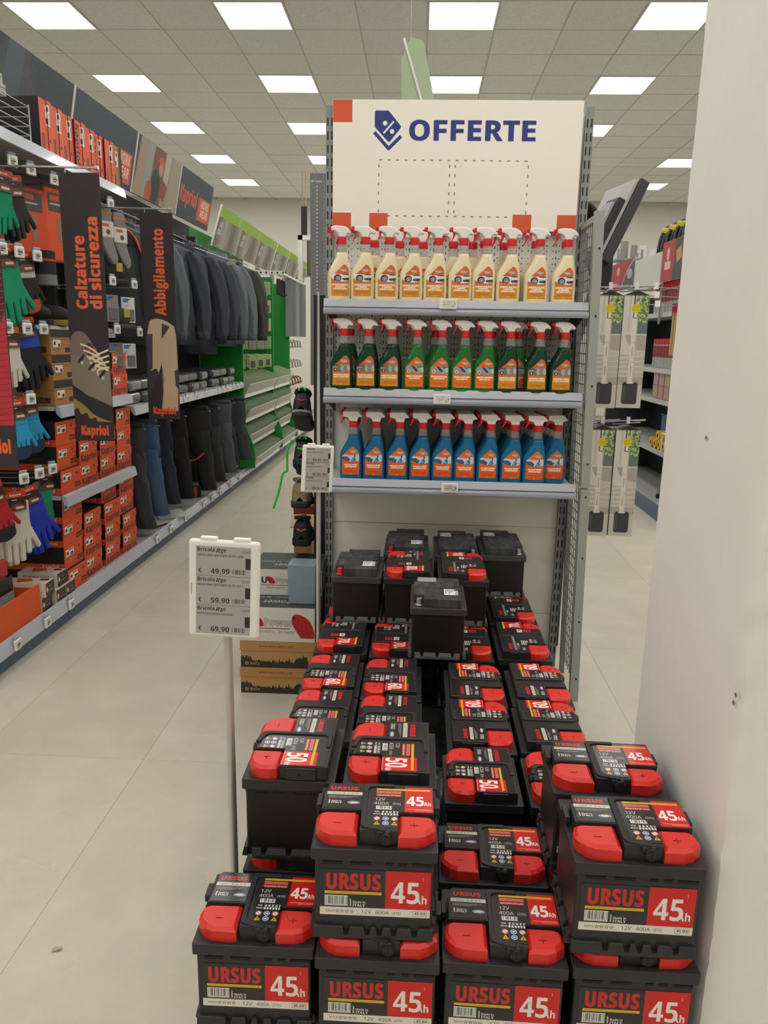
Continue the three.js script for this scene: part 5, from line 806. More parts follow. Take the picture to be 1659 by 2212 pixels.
// ---------- shoe boxes, clothes ----------
{
  const OR = '#e2531f';
  const face = (logoBig) => print(300, 165, (c, W, H) => { c.fillStyle = OR; c.fillRect(0, 0, W, H); c.fillStyle = '#efe9df'; c.fillRect(28, 28, 120, 52); c.fillStyle = '#2b2a2a'; c.fillRect(38, 44, 28, 24); c.fillRect(104, 54, 34, 24); c.fillStyle = '#d4562c'; c.fillRect(70, 32, 70, 9); c.fillStyle = '#3a1a12'; c.beginPath(); c.arc(W * .78, 42, 11, 0, 7); c.fill(); c.fillStyle = 'rgba(120,40,20,.35)'; c.fillRect(0, 92, W, 3); if (logoBig) fit(c, 'Kapriol', 20, 155, W - 30, 70, '#4a1c18', { stroke: 3 }); else { c.fillStyle = '#4a1c18'; c.fillRect(W * .68, 108, 90, 34); tx(c, 'Kapriol', W * .7, 132, 22, '#d9683a'); } }, .5);
  const fA = face(false), fB = face(true), side = print(400, 165, (c, W, H) => { c.fillStyle = '#1b1718'; c.fillRect(0, 0, W, H); c.fillStyle = '#d84e20'; c.fillRect(0, 118, W, 47); tx(c, 'SHOES', 230, 100, 34, '#3a3133', { thin: 1 }); tx(c, 'Kapriol', 250, 150, 32, '#f0dccb'); }, .5), topM = std(0x1e1a1b, .6), orM = std(0xe2531f, .55);
  const kraftF = print(300, 165, (c, W, H) => { c.fillStyle = '#ae7f49'; c.fillRect(0, 0, W, H); c.fillStyle = '#3c3129'; c.fillRect(0, 0, W, 52); c.fillStyle = '#efe9df'; c.fillRect(40, 66, 110, 48); c.fillStyle = '#2b2a2a'; c.fillRect(50, 80, 26, 22); c.fillRect(112, 92, 30, 20); c.fillStyle = '#4a3626'; c.fillRect(W * .7, 118, 90, 34); c.fillStyle = '#6d5230'; c.fillRect(40, 126, 90, 6); }, .75), kraftS = print(300, 165, (c, W, H) => { c.fillStyle = '#a87b47'; c.fillRect(0, 0, W, H); c.fillStyle = '#4a3626'; c.fillRect(130, 112, 150, 38); tx(c, 'Kapriol', 150, 140, 30, '#8d6d48'); }, .75), kraftT = std(0xb98a56, .8);
  // front of the box looks down the aisle side (+x)
  const W = .222, Hh = .122, D = .32;
  const proto = {};
  const mk = (kind) => { const t = thing('shoe_box', '', 'shoe box'); const f = kind === 'kraft' ? kraftF : kind === 'big' ? fB : fA, s = kind === 'kraft' ? kraftS : side, tp = kind === 'kraft' ? kraftT : topM; part(t, 'box_body', box(D, Hh * .62, W, -D / 2, Hh * .31, 0), [f0(f, 0), tp, tp, tp, f1(s), f1(s)]); part(t, 'box_lid', box(D + .006, Hh * .38, W + .006, -D / 2, Hh * .81, 0), [f0(f, 1), tp, tp, tp, s2(s), s2(s)]); return t; };
  // body shows the lower 62 per cent of the print, lid the upper 38
  const cache = new Map(), crop = (m, y0, h) => { const k = m.uuid + y0; if (!cache.has(k)) { const n = m.clone(); n.map = m.map.clone(); n.map.repeat.set(1, h); n.map.offset.set(0, y0); cache.set(k, n); } return cache.get(k); };
  function f0(m, lid) { return lid ? crop(m, .62, .38) : crop(m, 0, .62); } function f1(m) { return crop(m, 0, .62); } function s2(m) { return crop(m, .62, .38); }
  const put = (kind, x, y, z, ry, label, group) => { let o = proto[kind]; if (o) o = copy(o); else o = proto[kind] = mk(kind); o.position.set(x, y, z); o.rotation.set(0, ry, 0); o.userData.label = label; o.userData.group = group; return o; };
  const colZ = [-3.822, -4.058, -4.325, -4.582], cn = ['first', 'second', 'third', 'fourth'], lv = ['bottom', 'second', 'third', 'fourth', 'fifth'];
  const X = -1.795, yb = .143, G1 = 'orange shoe boxes at the bottom', G2 = 'orange shoe boxes on the middle shelf';
  [4, 3, 4, 4].forEach((n, i) => { for (let k = 0; k < n; k++) put(i === 0 ? 'plain' : 'big', X - .004 * ((k * 7 + i * 3) % 4), yb + k * (Hh + .0012), colZ[i] + .003 * ((k + i) % 3 - 1), .012 * ((k * 5 + i) % 3 - 1), `orange shoe box on the base deck, ${cn[i]} column from front, ${lv[k]} in its stack`, G1); });
  [3, 2, 2, 3].forEach((n, i) => { for (let k = 0; k < n; k++) put(i === 0 ? 'plain' : i === 3 && k > 0 ? 'plain' : 'big', X - .004 * ((k * 3 + i) % 4), .662 + k * (Hh + .0012), colZ[i] + .003 * ((k + i) % 3 - 1), .012 * ((k * 2 + i) % 3 - 1), `orange shoe box on the middle shelf, ${cn[i]} column from front, ${lv[k]} in its stack`, G2); });
  for (let k = 0; k < 3; k++) put('kraft', X, 1.112 + k * (Hh + .0012), -3.828 + .004 * k, .01 * (k - 1), `brown shoe box with a dark lid beside the gloves, ${lv[k]} in its stack`, 'brown shoe boxes');
  for (let k = 0; k < 2; k++) put('big', X, 1.112 + k * (Hh + .0012), -4.555, .02 * k, `orange shoe box on the upper shelf at the far end, ${lv[k]} of two`, 'orange shoe boxes on the upper shelf');
  // boxes standing on end on the top shelf
  const end = (kind, i, label) => { const o = put(kind, -1.80, 2.302, -3.78 - .128 * i, 0, label, 'shoe boxes standing on end on the top shelf'); o.rotation.set(-Math.PI / 2, 0, 0); o.position.set(-1.80 - .006 * (i % 3), 2.302 + W / 2 + .004, -3.78 - .126 * i); return o; };
  for (let i = 0; i < 7; i++) end(i > 2 && i % 2 ? 'big' : 'plain', i, `orange shoe box standing on end on the top shelf, ${ORD[i]} from the front`);
  end('kraft', 7, 'brown shoe box standing on end at the far end of the top shelf');
  // shelves of the shoe bay
  const shelf = (h, z0, z1, xf, label, tags = 0) => { const t = thing('wall_shelf', label, 'shelf'); const L = z1 - z0, zc = (z0 + z1) / 2; part(t, 'shelf_deck', box(BX + .0 - xf < 0 ? xf - BX - .012 : .4, .022, L, (xf + BX) / 2 - .002, h - .012, zc), M.deck); part(t, 'price_rail', profX(rpoly([[0, 0], [.02, -.006], [.03, -.058], [.024, -.06], [.004, -.04], [0, -.03]], .001), L, 0).rotateY(Math.PI / 2).translate(xf, h + .002, zc), M.rail); return t; };
  shelf(.660, -4.67, -3.71, -1.792, 'shelf with a clear tilted price rail carrying orange shoe boxes at knee height'); shelf(1.110, -4.67, -3.71, -1.792, 'shelf with a clear price rail carrying brown shoe boxes in the shoe bay');
  shelf(1.50, -4.67, -3.71, -1.88, 'dark shelf with work shoes above the brown shoe boxes'); shelf(2.30, -4.72, -3.1, -1.79, 'top shelf of the left wall carrying shoe boxes standing on end');
  shelf(1.03, -5.68, -4.70, -1.792, 'shelf with bagged clothes in the first clothing bay'); shelf(1.03, -6.68, -5.70, -1.792, 'shelf with bagged clothes in the second clothing bay'); shelf(1.03, -7.68, -6.70, -1.792, 'shelf with bagged clothes in the third clothing bay');
  [-5.55, -5.78, -6.02, -6.3, -6.85, -7.0, -7.25, -7.4, -7.55].forEach((z, k) => esl(`small white price tag on the rail of the bagged clothes shelf, ${ORD[k]} from the front`, -1.765, 1.0, z, Math.PI / 2, 'price tags below the bagged clothes'));
  esl('small white price tag at the near end of the bagged clothes shelf', -1.765, 1.0, -4.98, Math.PI / 2, 'price tags below the bagged clothes');
  // wire basket on the top shelf at the left edge
  const wb = thing('wire_basket', 'grey wire basket rail on the top shelf at the upper left edge', 'basket', [-1.80, 2.302, -3.42]); const wr = []; for (let k = 0; k < 4; k++) wr.push(rodB(V(0, .03 + k * .04, -.26), V(0, .03 + k * .04, .3), .003), rodB(V(0, .03 + k * .04, -.26), V(-.3, .03 + k * .04, -.26), .003)); wr.push(rodB(V(0, 0, -.26), V(0, .16, -.26), .004), rodB(V(-.3, 0, -.26), V(-.3, .16, -.26), .004), rodB(V(0, 0, .3), V(0, .16, .3), .004)); part(wb, 'wires', merge(wr), M.steel);
  [[.0, 'lower'], [.05, 'upper']].map(([y, s]) => { const t = thing('stacked_carton', `pale flat carton lying in the wire basket on the top shelf, ${s} one`, 'carton', [-1.98, 2.47 + y, -3.42], .05 * (y ? 1 : -1)); part(t, 'carton_body', rbox(.24, .046, .36, .003, 0, .023, 0), std(0xb9b4aa, .8)); part(t, 'carton_edge', box(.242, .004, .362, 0, .03, 0), std(0x8a857c, .8)); });
  // dark shoes on the shelf
  const sh = (x, z, ry, sole, label) => { const t = thing('safety_shoe', label, 'shoe', [x, 1.502, z], ry); part(t, 'shoe_upper', merge([new THREE.SphereGeometry(.06, 16, 10).scale(1.9, .8, .75).translate(.03, .055, 0), cyl(.05, .046, .1, -.05, .1, 0, 16)]), std(0x2a2829, .7)); part(t, 'shoe_sole', slab(rpoly([[-.11, -.045], [.1, -.048], [.15, -.02], [.15, .02], [.1, .048], [-.11, .045]], .02), 0, .028, .005), std(sole, .7)); part(t, 'shoe_laces', merge([0, 1, 2].map((k) => rodB(V(.0 + k * .028, .1 - k * .014, -.03), V(.0 + k * .028, .1 - k * .014, .03), .004, 5))), std(0x5a5654, .7)); };
  sh(-1.98, -3.82, .1, 0x232325, 'dark safety shoe on the shelf above the brown boxes, nearest one'); sh(-1.96, -4.0, .05, 0xa08a3a, 'dark safety shoe with a yellowish sole above the brown boxes'); sh(-1.98, -4.5, .1, 0x232325, 'dark safety shoe on the same shelf seen past the boot banner');
}
// hanging clothes
{
  const cloth = (c) => std(c, .9, 0, { side: 2 });
  const ringLoft = (rings, N = 20, wob = 0, sd = 1) => { const pos = [], idx = []; rings.forEach(([x, y, z, a, b], j) => { for (let i = 0; i < N; i++) { const t = i / N * 6.2832, w = 1 + wob * Math.sin(i * 1.9 + j * 1.3 + sd) + wob * .7 * Math.sin(i * 3.1 - j * .9 + sd * 2); pos.push(x + a * Math.cos(t) * w, y, z + b * Math.sin(t) * w); } }); for (let j = 0; j < rings.length - 1; j++) for (let i = 0; i < N; i++) { const p = j * N + i, q = j * N + (i + 1) % N; idx.push(p, q, p + N, q, q + N, p + N); } for (const j of [0, rings.length - 1]) { const c = pos.length / 3, r = rings[j]; pos.push(r[0], r[1], r[2]); for (let i = 0; i < N; i++) { const p = j * N + i, q = j * N + (i + 1) % N; j ? idx.push(p, q, c) : idx.push(p, c, q); } } const g = new THREE.BufferGeometry(); g.setAttribute('position', new THREE.Float32BufferAttribute(pos, 3)); g.setAttribute('uv', new THREE.Float32BufferAttribute(new Float32Array(pos.length / 3 * 2), 2)); g.setIndex(idx); g.computeVertexNormals(); return g; };
  const hang = (t, y) => part(t, 'hanger', merge([tube([V(0, y, 0), V(0, y + .03, 0), V(.012, y + .055, 0), V(0, y + .07, 0), V(-.012, y + .06, 0)], .0025, 16, 5), rodB(V(-.17, y - .05, 0), V(0, y, 0), .005), rodB(V(.17, y - .05, 0), V(0, y, 0), .005)]), M.steel);
  // jacket hung sideways to the wall: body, two sleeves, collar, zip, hem
  const jacket = (label, z, o, i) => {
    const t = thing('work_jacket', label, 'jacket', [-2.0 + (o.dx ?? 0), o.y ?? 0, z], o.ry ?? 0, 'hanging work jackets'), H = 2.16, L = o.len ?? .76, m = cloth(o.c), m2 = cloth(o.c2 ?? o.c);
    const S = o.w ?? .235; hang(t, H + .03);
    part(t, 'jacket_body', ringLoft([[0, H, 0, .06, .035], [0, H - .03, 0, .12, .05], [0, H - .075, 0, S * .92, .06], [0, H - .16, 0, S, .075], [0, H - L * .35, 0, S * .95, .078], [0, H - L * .5, 0, S * .93, .082], [0, H - L * .7, 0, S * .97, .078], [0, H - L * .85, 0, S * .96, .088], [0, H - L, 0, S * .94, .08]], 26, .08, i), m);
    for (const s of [-1, 1]) part(t, 'sleeve', ringLoft([[s * S * .86, H - .075, 0, .05, .05], [s * (S + .005), H - .16, .0, .07, .062], [s * (S + .045), H - .34, .015, .068, .064], [s * (S + .06), H - .5, .03, .058, .058], [s * (S + .055), H - .66, .045, .05, .05], [s * (S + .05), H - .72, .05, .044, .044]], 18, .11, i * 2 + s), m2);
    for (const s of [-1, 1]) part(t, 'cuff', ringLoft([[s * (S + .055), H - .665, .045, .053, .053], [s * (S + .05), H - .725, .05, .048, .048]], 16, .02, i), cloth(new THREE.Color(o.c).multiplyScalar(.6)));
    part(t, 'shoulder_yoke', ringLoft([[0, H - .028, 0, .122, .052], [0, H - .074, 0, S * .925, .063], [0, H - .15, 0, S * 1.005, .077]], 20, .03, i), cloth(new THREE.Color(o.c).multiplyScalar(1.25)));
    part(t, 'collar', ringLoft([[0, H - .04, .01, .1, .055], [0, H + .0, .005, .085, .05], [0, H + .045, 0, .075, .042]], 16, .04, i), m2); part(t, 'zip', rbox(.008, L - .1, .004, .001, .0, H - L / 2 - .02, .082), M.darkGrey);
    if (o.patch) part(t, 'chest_patch', front(rpoly(o.patch.map(([a, b]) => [a, H - b]), .012), .074, .012, .003), cloth(o.patchC)); if (o.trim) part(t, 'trim', tube(o.trim.map(([a, b, c]) => V(a, H - b, c)), .007, 24, 6), std(0xe2552a, .6)); if (o.mark) part(t, 'red_mark', rbox(.006, .09, .003, .001, .12, H - L + .16, .083), std(0xd23a2a, .5));
  };
  const D = [0x50565a, 0x3d4145, 0x4a4e54, 0x5a5f64, 0x383b43, 0x61666b];
  jacket('dark jacket with an orange shoulder stripe hanging behind the grey socks', -5.02, { c: D[0], trim: [[.1, .03, .06], [.19, .1, .065], [.25, .24, .08], [.27, .34, .09]] }, 1);
  jacket('dark grey jacket half hidden by the Abbigliamento banner', -5.25, { c: D[1] }, 2);
  jacket('charcoal jacket in the first clothing bay just right of the Abbigliamento banner', -5.5, { c: D[3], ry: .1 }, 8);
  jacket('grey hooded jacket with a lighter chest pocket right of the Abbigliamento banner', -5.95, { c: D[2], c2: D[4], patch: [[.05, .12], [.16, .1], [.16, .36], [.06, .38]], patchC: 0x666a6e, ry: .25, dx: .03 }, 3);
  jacket('long dark navy jacket with two thin red marks at the hem', -6.45, { c: 0x393b47, mark: 1, len: .84, ry: .1, dx: .05 }, 4);
  jacket('slim dark jacket behind the navy one', -6.75, { c: D[4], ry: .14, dx: .06 }, 5);
  jacket('mid grey softshell jacket with a pale seam across the chest', -7.05, { c: D[5], ry: .14, dx: .08, len: .78 }, 6);
  jacket('grey jacket with a loosely hanging sleeve, last but one of the row', -7.28, { c: 0x666a71, ry: .34, dx: .12, w: .22 }, 7);
  jacket('dark olive jacket with yellow inside the collar at the end of the row', -7.55, { c: 0x4b4e45, c2: 0x42453d, ry: .36, dx: .16, len: .7, patch: [[-.06, -.02], [.04, -.02], [.03, .1], [-.05, .1]], patchC: 0xb9a93a }, 9);
  for (const [z, s] of [[-5.2, 'first'], [-6.2, 'second'], [-7.2, 'third']]) { const t = thing('garment_rail', `dark garment rail at the top of the ${s} clothing bay`, 'rail'); part(t, 'rail_bar', rodB(V(-2.0, 2.245, z - .48), V(-2.0, 2.245, z + .48), .011, 10), M.darkGrey); part(t, 'rail_bracket', merge([box(.26, .02, .012, -2.125, 2.25, z - .48), box(.26, .02, .012, -2.125, 2.25, z + .48)]), M.darkGrey); }
  for (const [z, s] of [[-5.2, 'first'], [-6.2, 'second'], [-7.2, 'third']]) { const t = thing('trouser_rail', `low dark rail for trousers in the ${s} clothing bay`, 'rail'); part(t, 'rail_bar', rodB(V(-2.0, .955, z - .47), V(-2.0, .955, z + .47), .011, 10), M.darkGrey); part(t, 'rail_bracket', merge([box(.26, .02, .012, -2.125, .96, z - .47), box(.26, .02, .012, -2.125, .96, z + .47)]), M.darkGrey); }
  const trousers = (label, z, c, o, i) => {
    const t = thing('work_trousers', label, 'trousers', [-1.97 + (o.dx ?? 0), 0, z], o.ry ?? .1, 'hanging work trousers'), m = cloth(c), y1 = .9, y0 = o.y0 ?? .2; hang(t, .905);
    part(t, 'waist', ringLoft([[0, y1, 0, .15, .03], [0, y1 - .04, 0, .16, .045], [0, y1 - .2, 0, .17, .055], [0, y1 - .26, 0, .165, .05]], 18, .05, i), m);
    for (const s of [-1, 1]) part(t, 'trouser_leg', ringLoft([[s * .075, y1 - .2, 0, .088, .055], [s * .085, y1 - .35, .01, .082, .055], [s * .09 + .02, (y1 + y0) / 2 - .05, .02 + s * .01, .075, .052], [s * .095 + .03, y0 + .12, .03, .07, .05], [s * .1 + .045, y0, .035, .072, .05]], 16, .07, i + s), m);
    part(t, 'waistband', ringLoft([[0, y1 + .004, 0, .152, .032], [0, y1 - .03, 0, .161, .043]], 18, .0, i), cloth(new THREE.Color(c).multiplyScalar(.75))); if (o.band) part(t, 'orange_trim', tube([V(.0, .45, .08), V(.06, .47, .09), V(.12, .52, .085)], .008, 12, 6), std(0xd84a2a, .6));
    if (o.tag) part(t, 'swing_tag', rbox(.07, .11, .006, .002, .05, y0 - .01, .085), print(90, 140, (q, W, H) => { q.fillStyle = o.tag === 2 ? '#1e1c1c' : '#d6d4cb'; q.fillRect(0, 0, W, H); q.fillStyle = o.tag === 2 ? '#d8482a' : '#3a8a74'; if (o.tag === 2) q.fillRect(16, 14, 30, 110); else { q.beginPath(); q.arc(45, 100, 20, 0, 7); q.fill(); } }));
  };
  trousers('dark grey work trousers hanging next to the orange boxes', -4.93, 0x3a3b3d, { y0: .2, ry: .2 }, 1); trousers('faded blue jeans hanging near the front of the trousers row', -5.16, 0x3f5876, { y0: .24, ry: .15, dx: .02 }, 2); trousers('dark navy jeans hanging behind the faded pair', -5.5, 0x262c3a, { y0: .25, ry: .12 }, 3);
  trousers('black work trousers with small coral tags at the cuffs', -5.85, 0x161618, { y0: .22 }, 4); trousers('black work trousers with an orange knee stripe', -6.3, 0x232426, { y0: .2, band: 1, ry: .15, dx: .06, tag: 2 }, 5); trousers('charcoal work trousers with a paper swing tag', -6.6, 0x2a2b2e, { y0: .22, ry: .15, dx: .06, tag: 1 }, 6); trousers('grey work trousers hanging in the third clothing bay', -6.95, 0x505258, { y0: .24, ry: .18, dx: .08 }, 7); trousers('dark trousers with grey side panels at the end of the row', -7.35, 0x3a3e44, { y0: .3, ry: .2, dx: .12, tag: 1 }, 8); trousers('dark blue work trousers between the grey and the last pair', -7.15, 0x2a2f38, { y0: .28, ry: .18, dx: .06 }, 9);
  // bagged clothes lying on the shelf
  let k = 0; for (const [z, c, w] of [[-4.86, 0x6d6f6c, .24], [-5.1, 0x50524f, .26], [-5.36, 0x2b2d30, .26], [-5.86, 0x34363a, .3], [-6.14, 0x3f4145, .26], [-6.4, 0x2a2b2e, .26], [-6.82, 0x393b3e, .28], [-7.1, 0x4c4e50, .26], [-7.36, 0x333538, .26]]) for (const y of [0, 1]) { const g = rbox(.3, .07, w - .02, .03, 0, .035, 0), p = g.attributes.position; for (let i = 0; i < p.count; i++) p.setY(i, Math.max(.0005, p.getY(i) + .008 * Math.sin(p.getX(i) * 41 + k) * Math.sin(p.getZ(i) * 37))); g.computeVertexNormals(); const t = thing('bagged_garment', `folded garment in a clear bag on the clothing shelf, ${ORD[k >> 1]} pair, ${y ? 'upper' : 'lower'} one`, 'garment', [-1.97 + .01 * (k % 3), 1.032 + y * .079, z], .04 * (k % 3 - 1), 'bagged garments'); part(t, 'garment', g, std(c, .8)); part(t, 'clear_bag', g.clone().scale(1.02, 1.06, 1.02), phy(0xffffff, .15, { transmission: 1, thickness: 0 })); k++; }
  // paper leaflets fallen on the base
  for (const [x, z, ry, w, d, lab] of [[-1.86, -5.55, .5, .2, .26, 'large pale hang card lying on the base below the jeans'], [-1.86, -5.22, -.3, .13, .2, 'grey hang card lying on the base in front of the jeans'], [-1.86, -7.1, .3, .12, .2, 'pale hang card on the base below the grey trousers']]) { const g = new THREE.BoxGeometry(w, .003, d, 4, 1, 4), p = g.attributes.position; for (let i = 0; i < p.count; i++) p.setY(i, p.getY(i) + .012 * (p.getX(i) / w + .5) ** 2); g.computeVertexNormals(); one('hang_card', lab, 'card', g, std(0xb9b8b1, .7), [x, .1455, z], ry); }
  // socks and small packs between shoe bay and jackets
  const sock = (label, x, y, z, c) => { const t = thing('sock_pack', label, 'socks', [x, y, z], Math.PI / 2 - .5, 'sock packs'); part(t, 'socks', front(rpoly([[-.045, .15], [.045, .15], [.05, -.04], [.085, -.14], [.05, -.18], [-.0, -.12], [-.045, -.03]], .025), -.02, .04, .012, 4), cloth(c)); part(t, 'paper_band', rbox(.1, .09, .044, .006, .003, .02, 0), print(120, 110, (q, W, H) => { q.fillStyle = '#d9d3c8'; q.fillRect(0, 0, W, H); q.fillStyle = '#d2603a'; q.fillRect(20, 14, 60, 22); q.fillStyle = '#55504c'; q.beginPath(); q.arc(70, 72, 18, 0, 7); q.fill(); })); part(t, 'orange_stripe', rbox(.094, .014, .042, .004, 0, .11, 0), std(0xd8763a, .7)); };
  sock('light grey work socks with a paper band, left pack beside the boot banner', -1.84, 2.03, -4.56, 0x8d8985); sock('light grey work socks with a paper band, right pack before the dark jacket', -1.83, 2.02, -4.74, 0x8a8683);
  const cap = (label, y, z, c) => { const t = thing('beanie', label, 'cap', [-1.85, y, z], Math.PI / 2 - .4, 'dark packed caps'); part(t, 'cap_body', new THREE.SphereGeometry(.09, 18, 12).scale(1.1, .75, .6), cloth(c)); part(t, 'cap_brim', rbox(.17, .035, .1, .015, 0, -.06, .01), cloth(c)); part(t, 'cap_label', rbox(.05, .05, .006, .002, .01, .02, .053), std(0xb7a13a, .6)); };
  cap('dark knitted cap with a yellow label hanging below the socks', 1.83, -4.66, 0x302e2d); cap('brown knitted cap with an orange hook hanging above the lower packs', 1.57, -4.74, 0x4a4038);
  const flat = (label, y, z, c) => { const t = thing('flat_pack', label, 'pack', [-1.80, y, z], Math.PI / 2 - .5, 'flat packs on hooks'); part(t, 'pack_card', box(.1, .15, .006), [M.white, M.white, M.white, M.white, print(150, 220, (q, W, H) => { q.fillStyle = c; q.fillRect(0, 0, W, H); q.fillStyle = '#4a78b0'; q.fillRect(14, 12, 60, 34); q.fillStyle = '#4b4a4c'; q.beginPath(); q.ellipse(96, 150, 32, 44, .5, 0, 7); q.fill(); q.fillStyle = '#9a9894'; q.fillRect(14, 70, 60, 6); q.fillRect(14, 86, 48, 6); }), M.white]); part(t, 'pack_window', rbox(.06, .07, .01, .006, .012, -.03, .004), phy(0x9a9a9a, .2, { transmission: .5, thickness: 0 })); part(t, 'euro_hole', rbox(.03, .008, .007, .002, 0, .062, 0), M.darkGrey); };
  flat('white flat pack with a blue corner on the upper hooks between banners', 1.61, -4.76, '#dcdad6'); flat('greyish flat pack left of the white one on the upper hooks', 1.61, -4.5, '#8d8b8a'); flat('pale flat pack on the lower hooks between the banners', 1.335, -4.74, '#cfcdca'); flat('brownish flat pack on the lower hooks beside the boot banner', 1.34, -4.53, '#7d716c');
  [[2.182, -4.51], [1.761, -4.48], [1.764, -4.818], [1.491, -4.508], [1.479, -4.871]].forEach(([h, z], i) => { esl(`small white price tag at a hook end between the banners, ${ORD[i]} from the top`, -1.775, h, z, Math.PI / 2 - .3, 'price tags between the banners'); one('peg_hook', `steel hook between the two banners, ${ORD[i]} from the top`, 'hook', merge([rodB(V(0, 0, 0), V(-.46, -.01, 0), .003), box(.008, .03, .03, -.465, 0, 0)]), M.steel, [-1.79, h - .02, z], 0, 'hooks between the banners'); });
}
// ---------- green fastener bays and the far end of the left aisle ----------
{
  const gm = std(0x1f8a36, .5), clear = phy(0xd9e6cf, .2, { transmission: .55, thickness: 0 });
  const side = (z, label) => { const t = thing('green_side_panel', label, 'panel', [0, 0, z]); part(t, 'panel', front(rpoly([[BX + .055, .153], [-1.67, .153], [-1.67, .36, .08], [-1.775, .62, .1], [-1.775, 2.16, .04], [BX + .055, 2.16]], .01), -.009, .018, .002), gm); part(t, 'edge_band', box(.004, 1.5, .019, -1.774, 1.38, 0), std(0x2a9a42, .5)); };
  side(-7.70, 'bright green side panel with a stepped foot after the clothes'); side(-9.3, 'bright green side panel in the middle of the fastener section'); side(-10.45, 'bright green side panel at the far end of the fastener section');
  const binM = std(0xbdbcb2, .5), packM = [0xa9b08a, 0xc9c6b4, 0x8f8d7c, 0xb9a878].map((c) => std(c, .5));
  const tiers = [[.90, 1.0, 'top'], [.65, .66, 'second'], [.39, .4, 'third'], [.16, .2, 'lowest']], tq = ['nearest', 'second', 'third', 'farthest'];
  for (const [h, , nm] of tiers) for (let s = 0; s < 2; s++) {
    const low = h < .3 ? .62 : .85, z0 = s ? -9.34 : -7.73, L = s ? 1.05 : 1.54, xf = h < .3 ? -1.70 : -1.76;
    const t = thing('fastener_bin', `long slanted grey bin of small packs, ${nm} tier of the ${s ? 'farther' : 'nearer'} green section`, 'bin', [0, h, z0 - L / 2]);
    part(t, 'bin_front', box(.008, .11, L, 0, .06, 0).rotateZ(-.5).translate(xf - .01, .0, 0), binM); part(t, 'bin_bottom', box(.36, .008, L, xf - .2, .01, 0), binM); part(t, 'price_rail', box(.012, .035, L, xf - .01, -.018, 0), M.white);
    const n = s ? 9 : 13; for (let k = 0; k < n; k++) { const z = -L / 2 + (k + .5) * L / n; part(t, 'divider', box(.2, .17 * low, .002, 0, .09 * low, 0).rotateZ(-.35).translate(xf - .12, .04, z - L / n / 2), clear); part(t, 'small_pack', rbox(.15, (.11 + .02 * (k % 3)) * low, L / n * .62, .01, 0, .07 * low, 0).rotateZ(-.3 - .1 * (k % 2)).translate(xf - .13, .03, z), packM[(k * 7 + s + Math.round(h * 10)) % 4]); }
  }
  const pkG = rbox(.085, .14, .02, .005), pM = [phy(0xc8d89c, .25, { transmission: .35, thickness: 0 }), phy(0xd6d9b0, .25, { transmission: .35, thickness: 0 }), phy(0xa9bf8a, .25, { transmission: .35, thickness: 0 })], inM = [std(0xc9a94a, .5), std(0x8d8d88, .5, .3), std(0x5a5a52, .6)];
  [[2.06, 'top'], [1.86, 'second'], [1.66, 'third'], [1.46, 'fourth'], [1.26, 'lowest']].forEach(([h, nm], r) => { for (let k = 0; k < 11; k++) { const t = thing('blister_pack', `clear greenish blister pack on the green wall, ${nm} hook row, ${ORD[k]} from front`, 'blister pack', [-1.86 + .09 * ((k * 7 + r * 3) % 3 - 1), h - .05, -7.86 - k * .135], .45 + .1 * ((k + r) % 3), 'blister packs on the green wall'); part(t, 'blister', pkG, pM[(k + r) % 3]); part(t, 'content', rbox(.05, .07, .024, .004, 0, -.02, 0), inM[(k * 5 + r) % 3]); part(t, 'hook', rodB(V(.03, .065, .0), V(-.2, .065, -.12), .002), M.steel); } });
  // green-topped header signs
  [[-7.98, -11.0], [-11.02, -12.0], [-12.02, -13.0], [-13.02, -14.0]].forEach(([z1, z0], i) => {
    const L = z1 - z0, t = thing('header_sign', `${i ? 'short' : 'long'} header sign with a green stripe over grey hardware photos, ${ORD[i]} from the front`, 'sign', [-2.08, 2.55, (z0 + z1) / 2], 0, 'green striped header signs'); t.rotation.set(0, Math.PI / 2, 0);
    const inner = new THREE.Group(); inner.name = 'sign_panel'; inner.rotation.x = .3; t.add(inner);
    part(inner, 'panel', rbox(L - .008, .40, .012, .002), std(0x9d9a94, .6)); part(inner, 'panel_print', new THREE.PlaneGeometry(L - .01, .396).translate(0, 0, .0064), print(i ? 420 : 1260, 180, (c, W, H) => {
      const n = i ? 1 : 3, w = W / n; for (let q = 0; q < n; q++) { c.save(); c.translate(q * w, 0); const g = c.createLinearGradient(0, 0, w, 0); ['#6d6a64', '#b5afa6', '#77736d', '#bdb7ad'].forEach((z, k) => g.addColorStop(k / 3, z)); c.fillStyle = g; c.fillRect(0, 0, w + 1, H); c.fillStyle = '#9cc04e'; c.fillRect(0, 0, w + 1, H * .26); c.fillStyle = '#b5c49a'; c.fillRect(w * .8, 8, 36, 32); c.fillStyle = '#bcbdb6'; c.fillRect(w * .1, H * .36, 44, 26); c.fillRect(w * .06, H * .54, 60, 26); c.strokeStyle = q ? '#7d6a52' : '#bda64e'; c.lineWidth = 12; c.beginPath(); c.moveTo(w * .42, H * .95); c.quadraticCurveTo(w * .55, H * .7, w * .52, H * .5); c.stroke(); c.restore(); } }, .6));
    part(inner, 'sign_edge', rbox(.02, .41, .014, .002, -L / 2 + .004, 0, .001), M.white);
  });
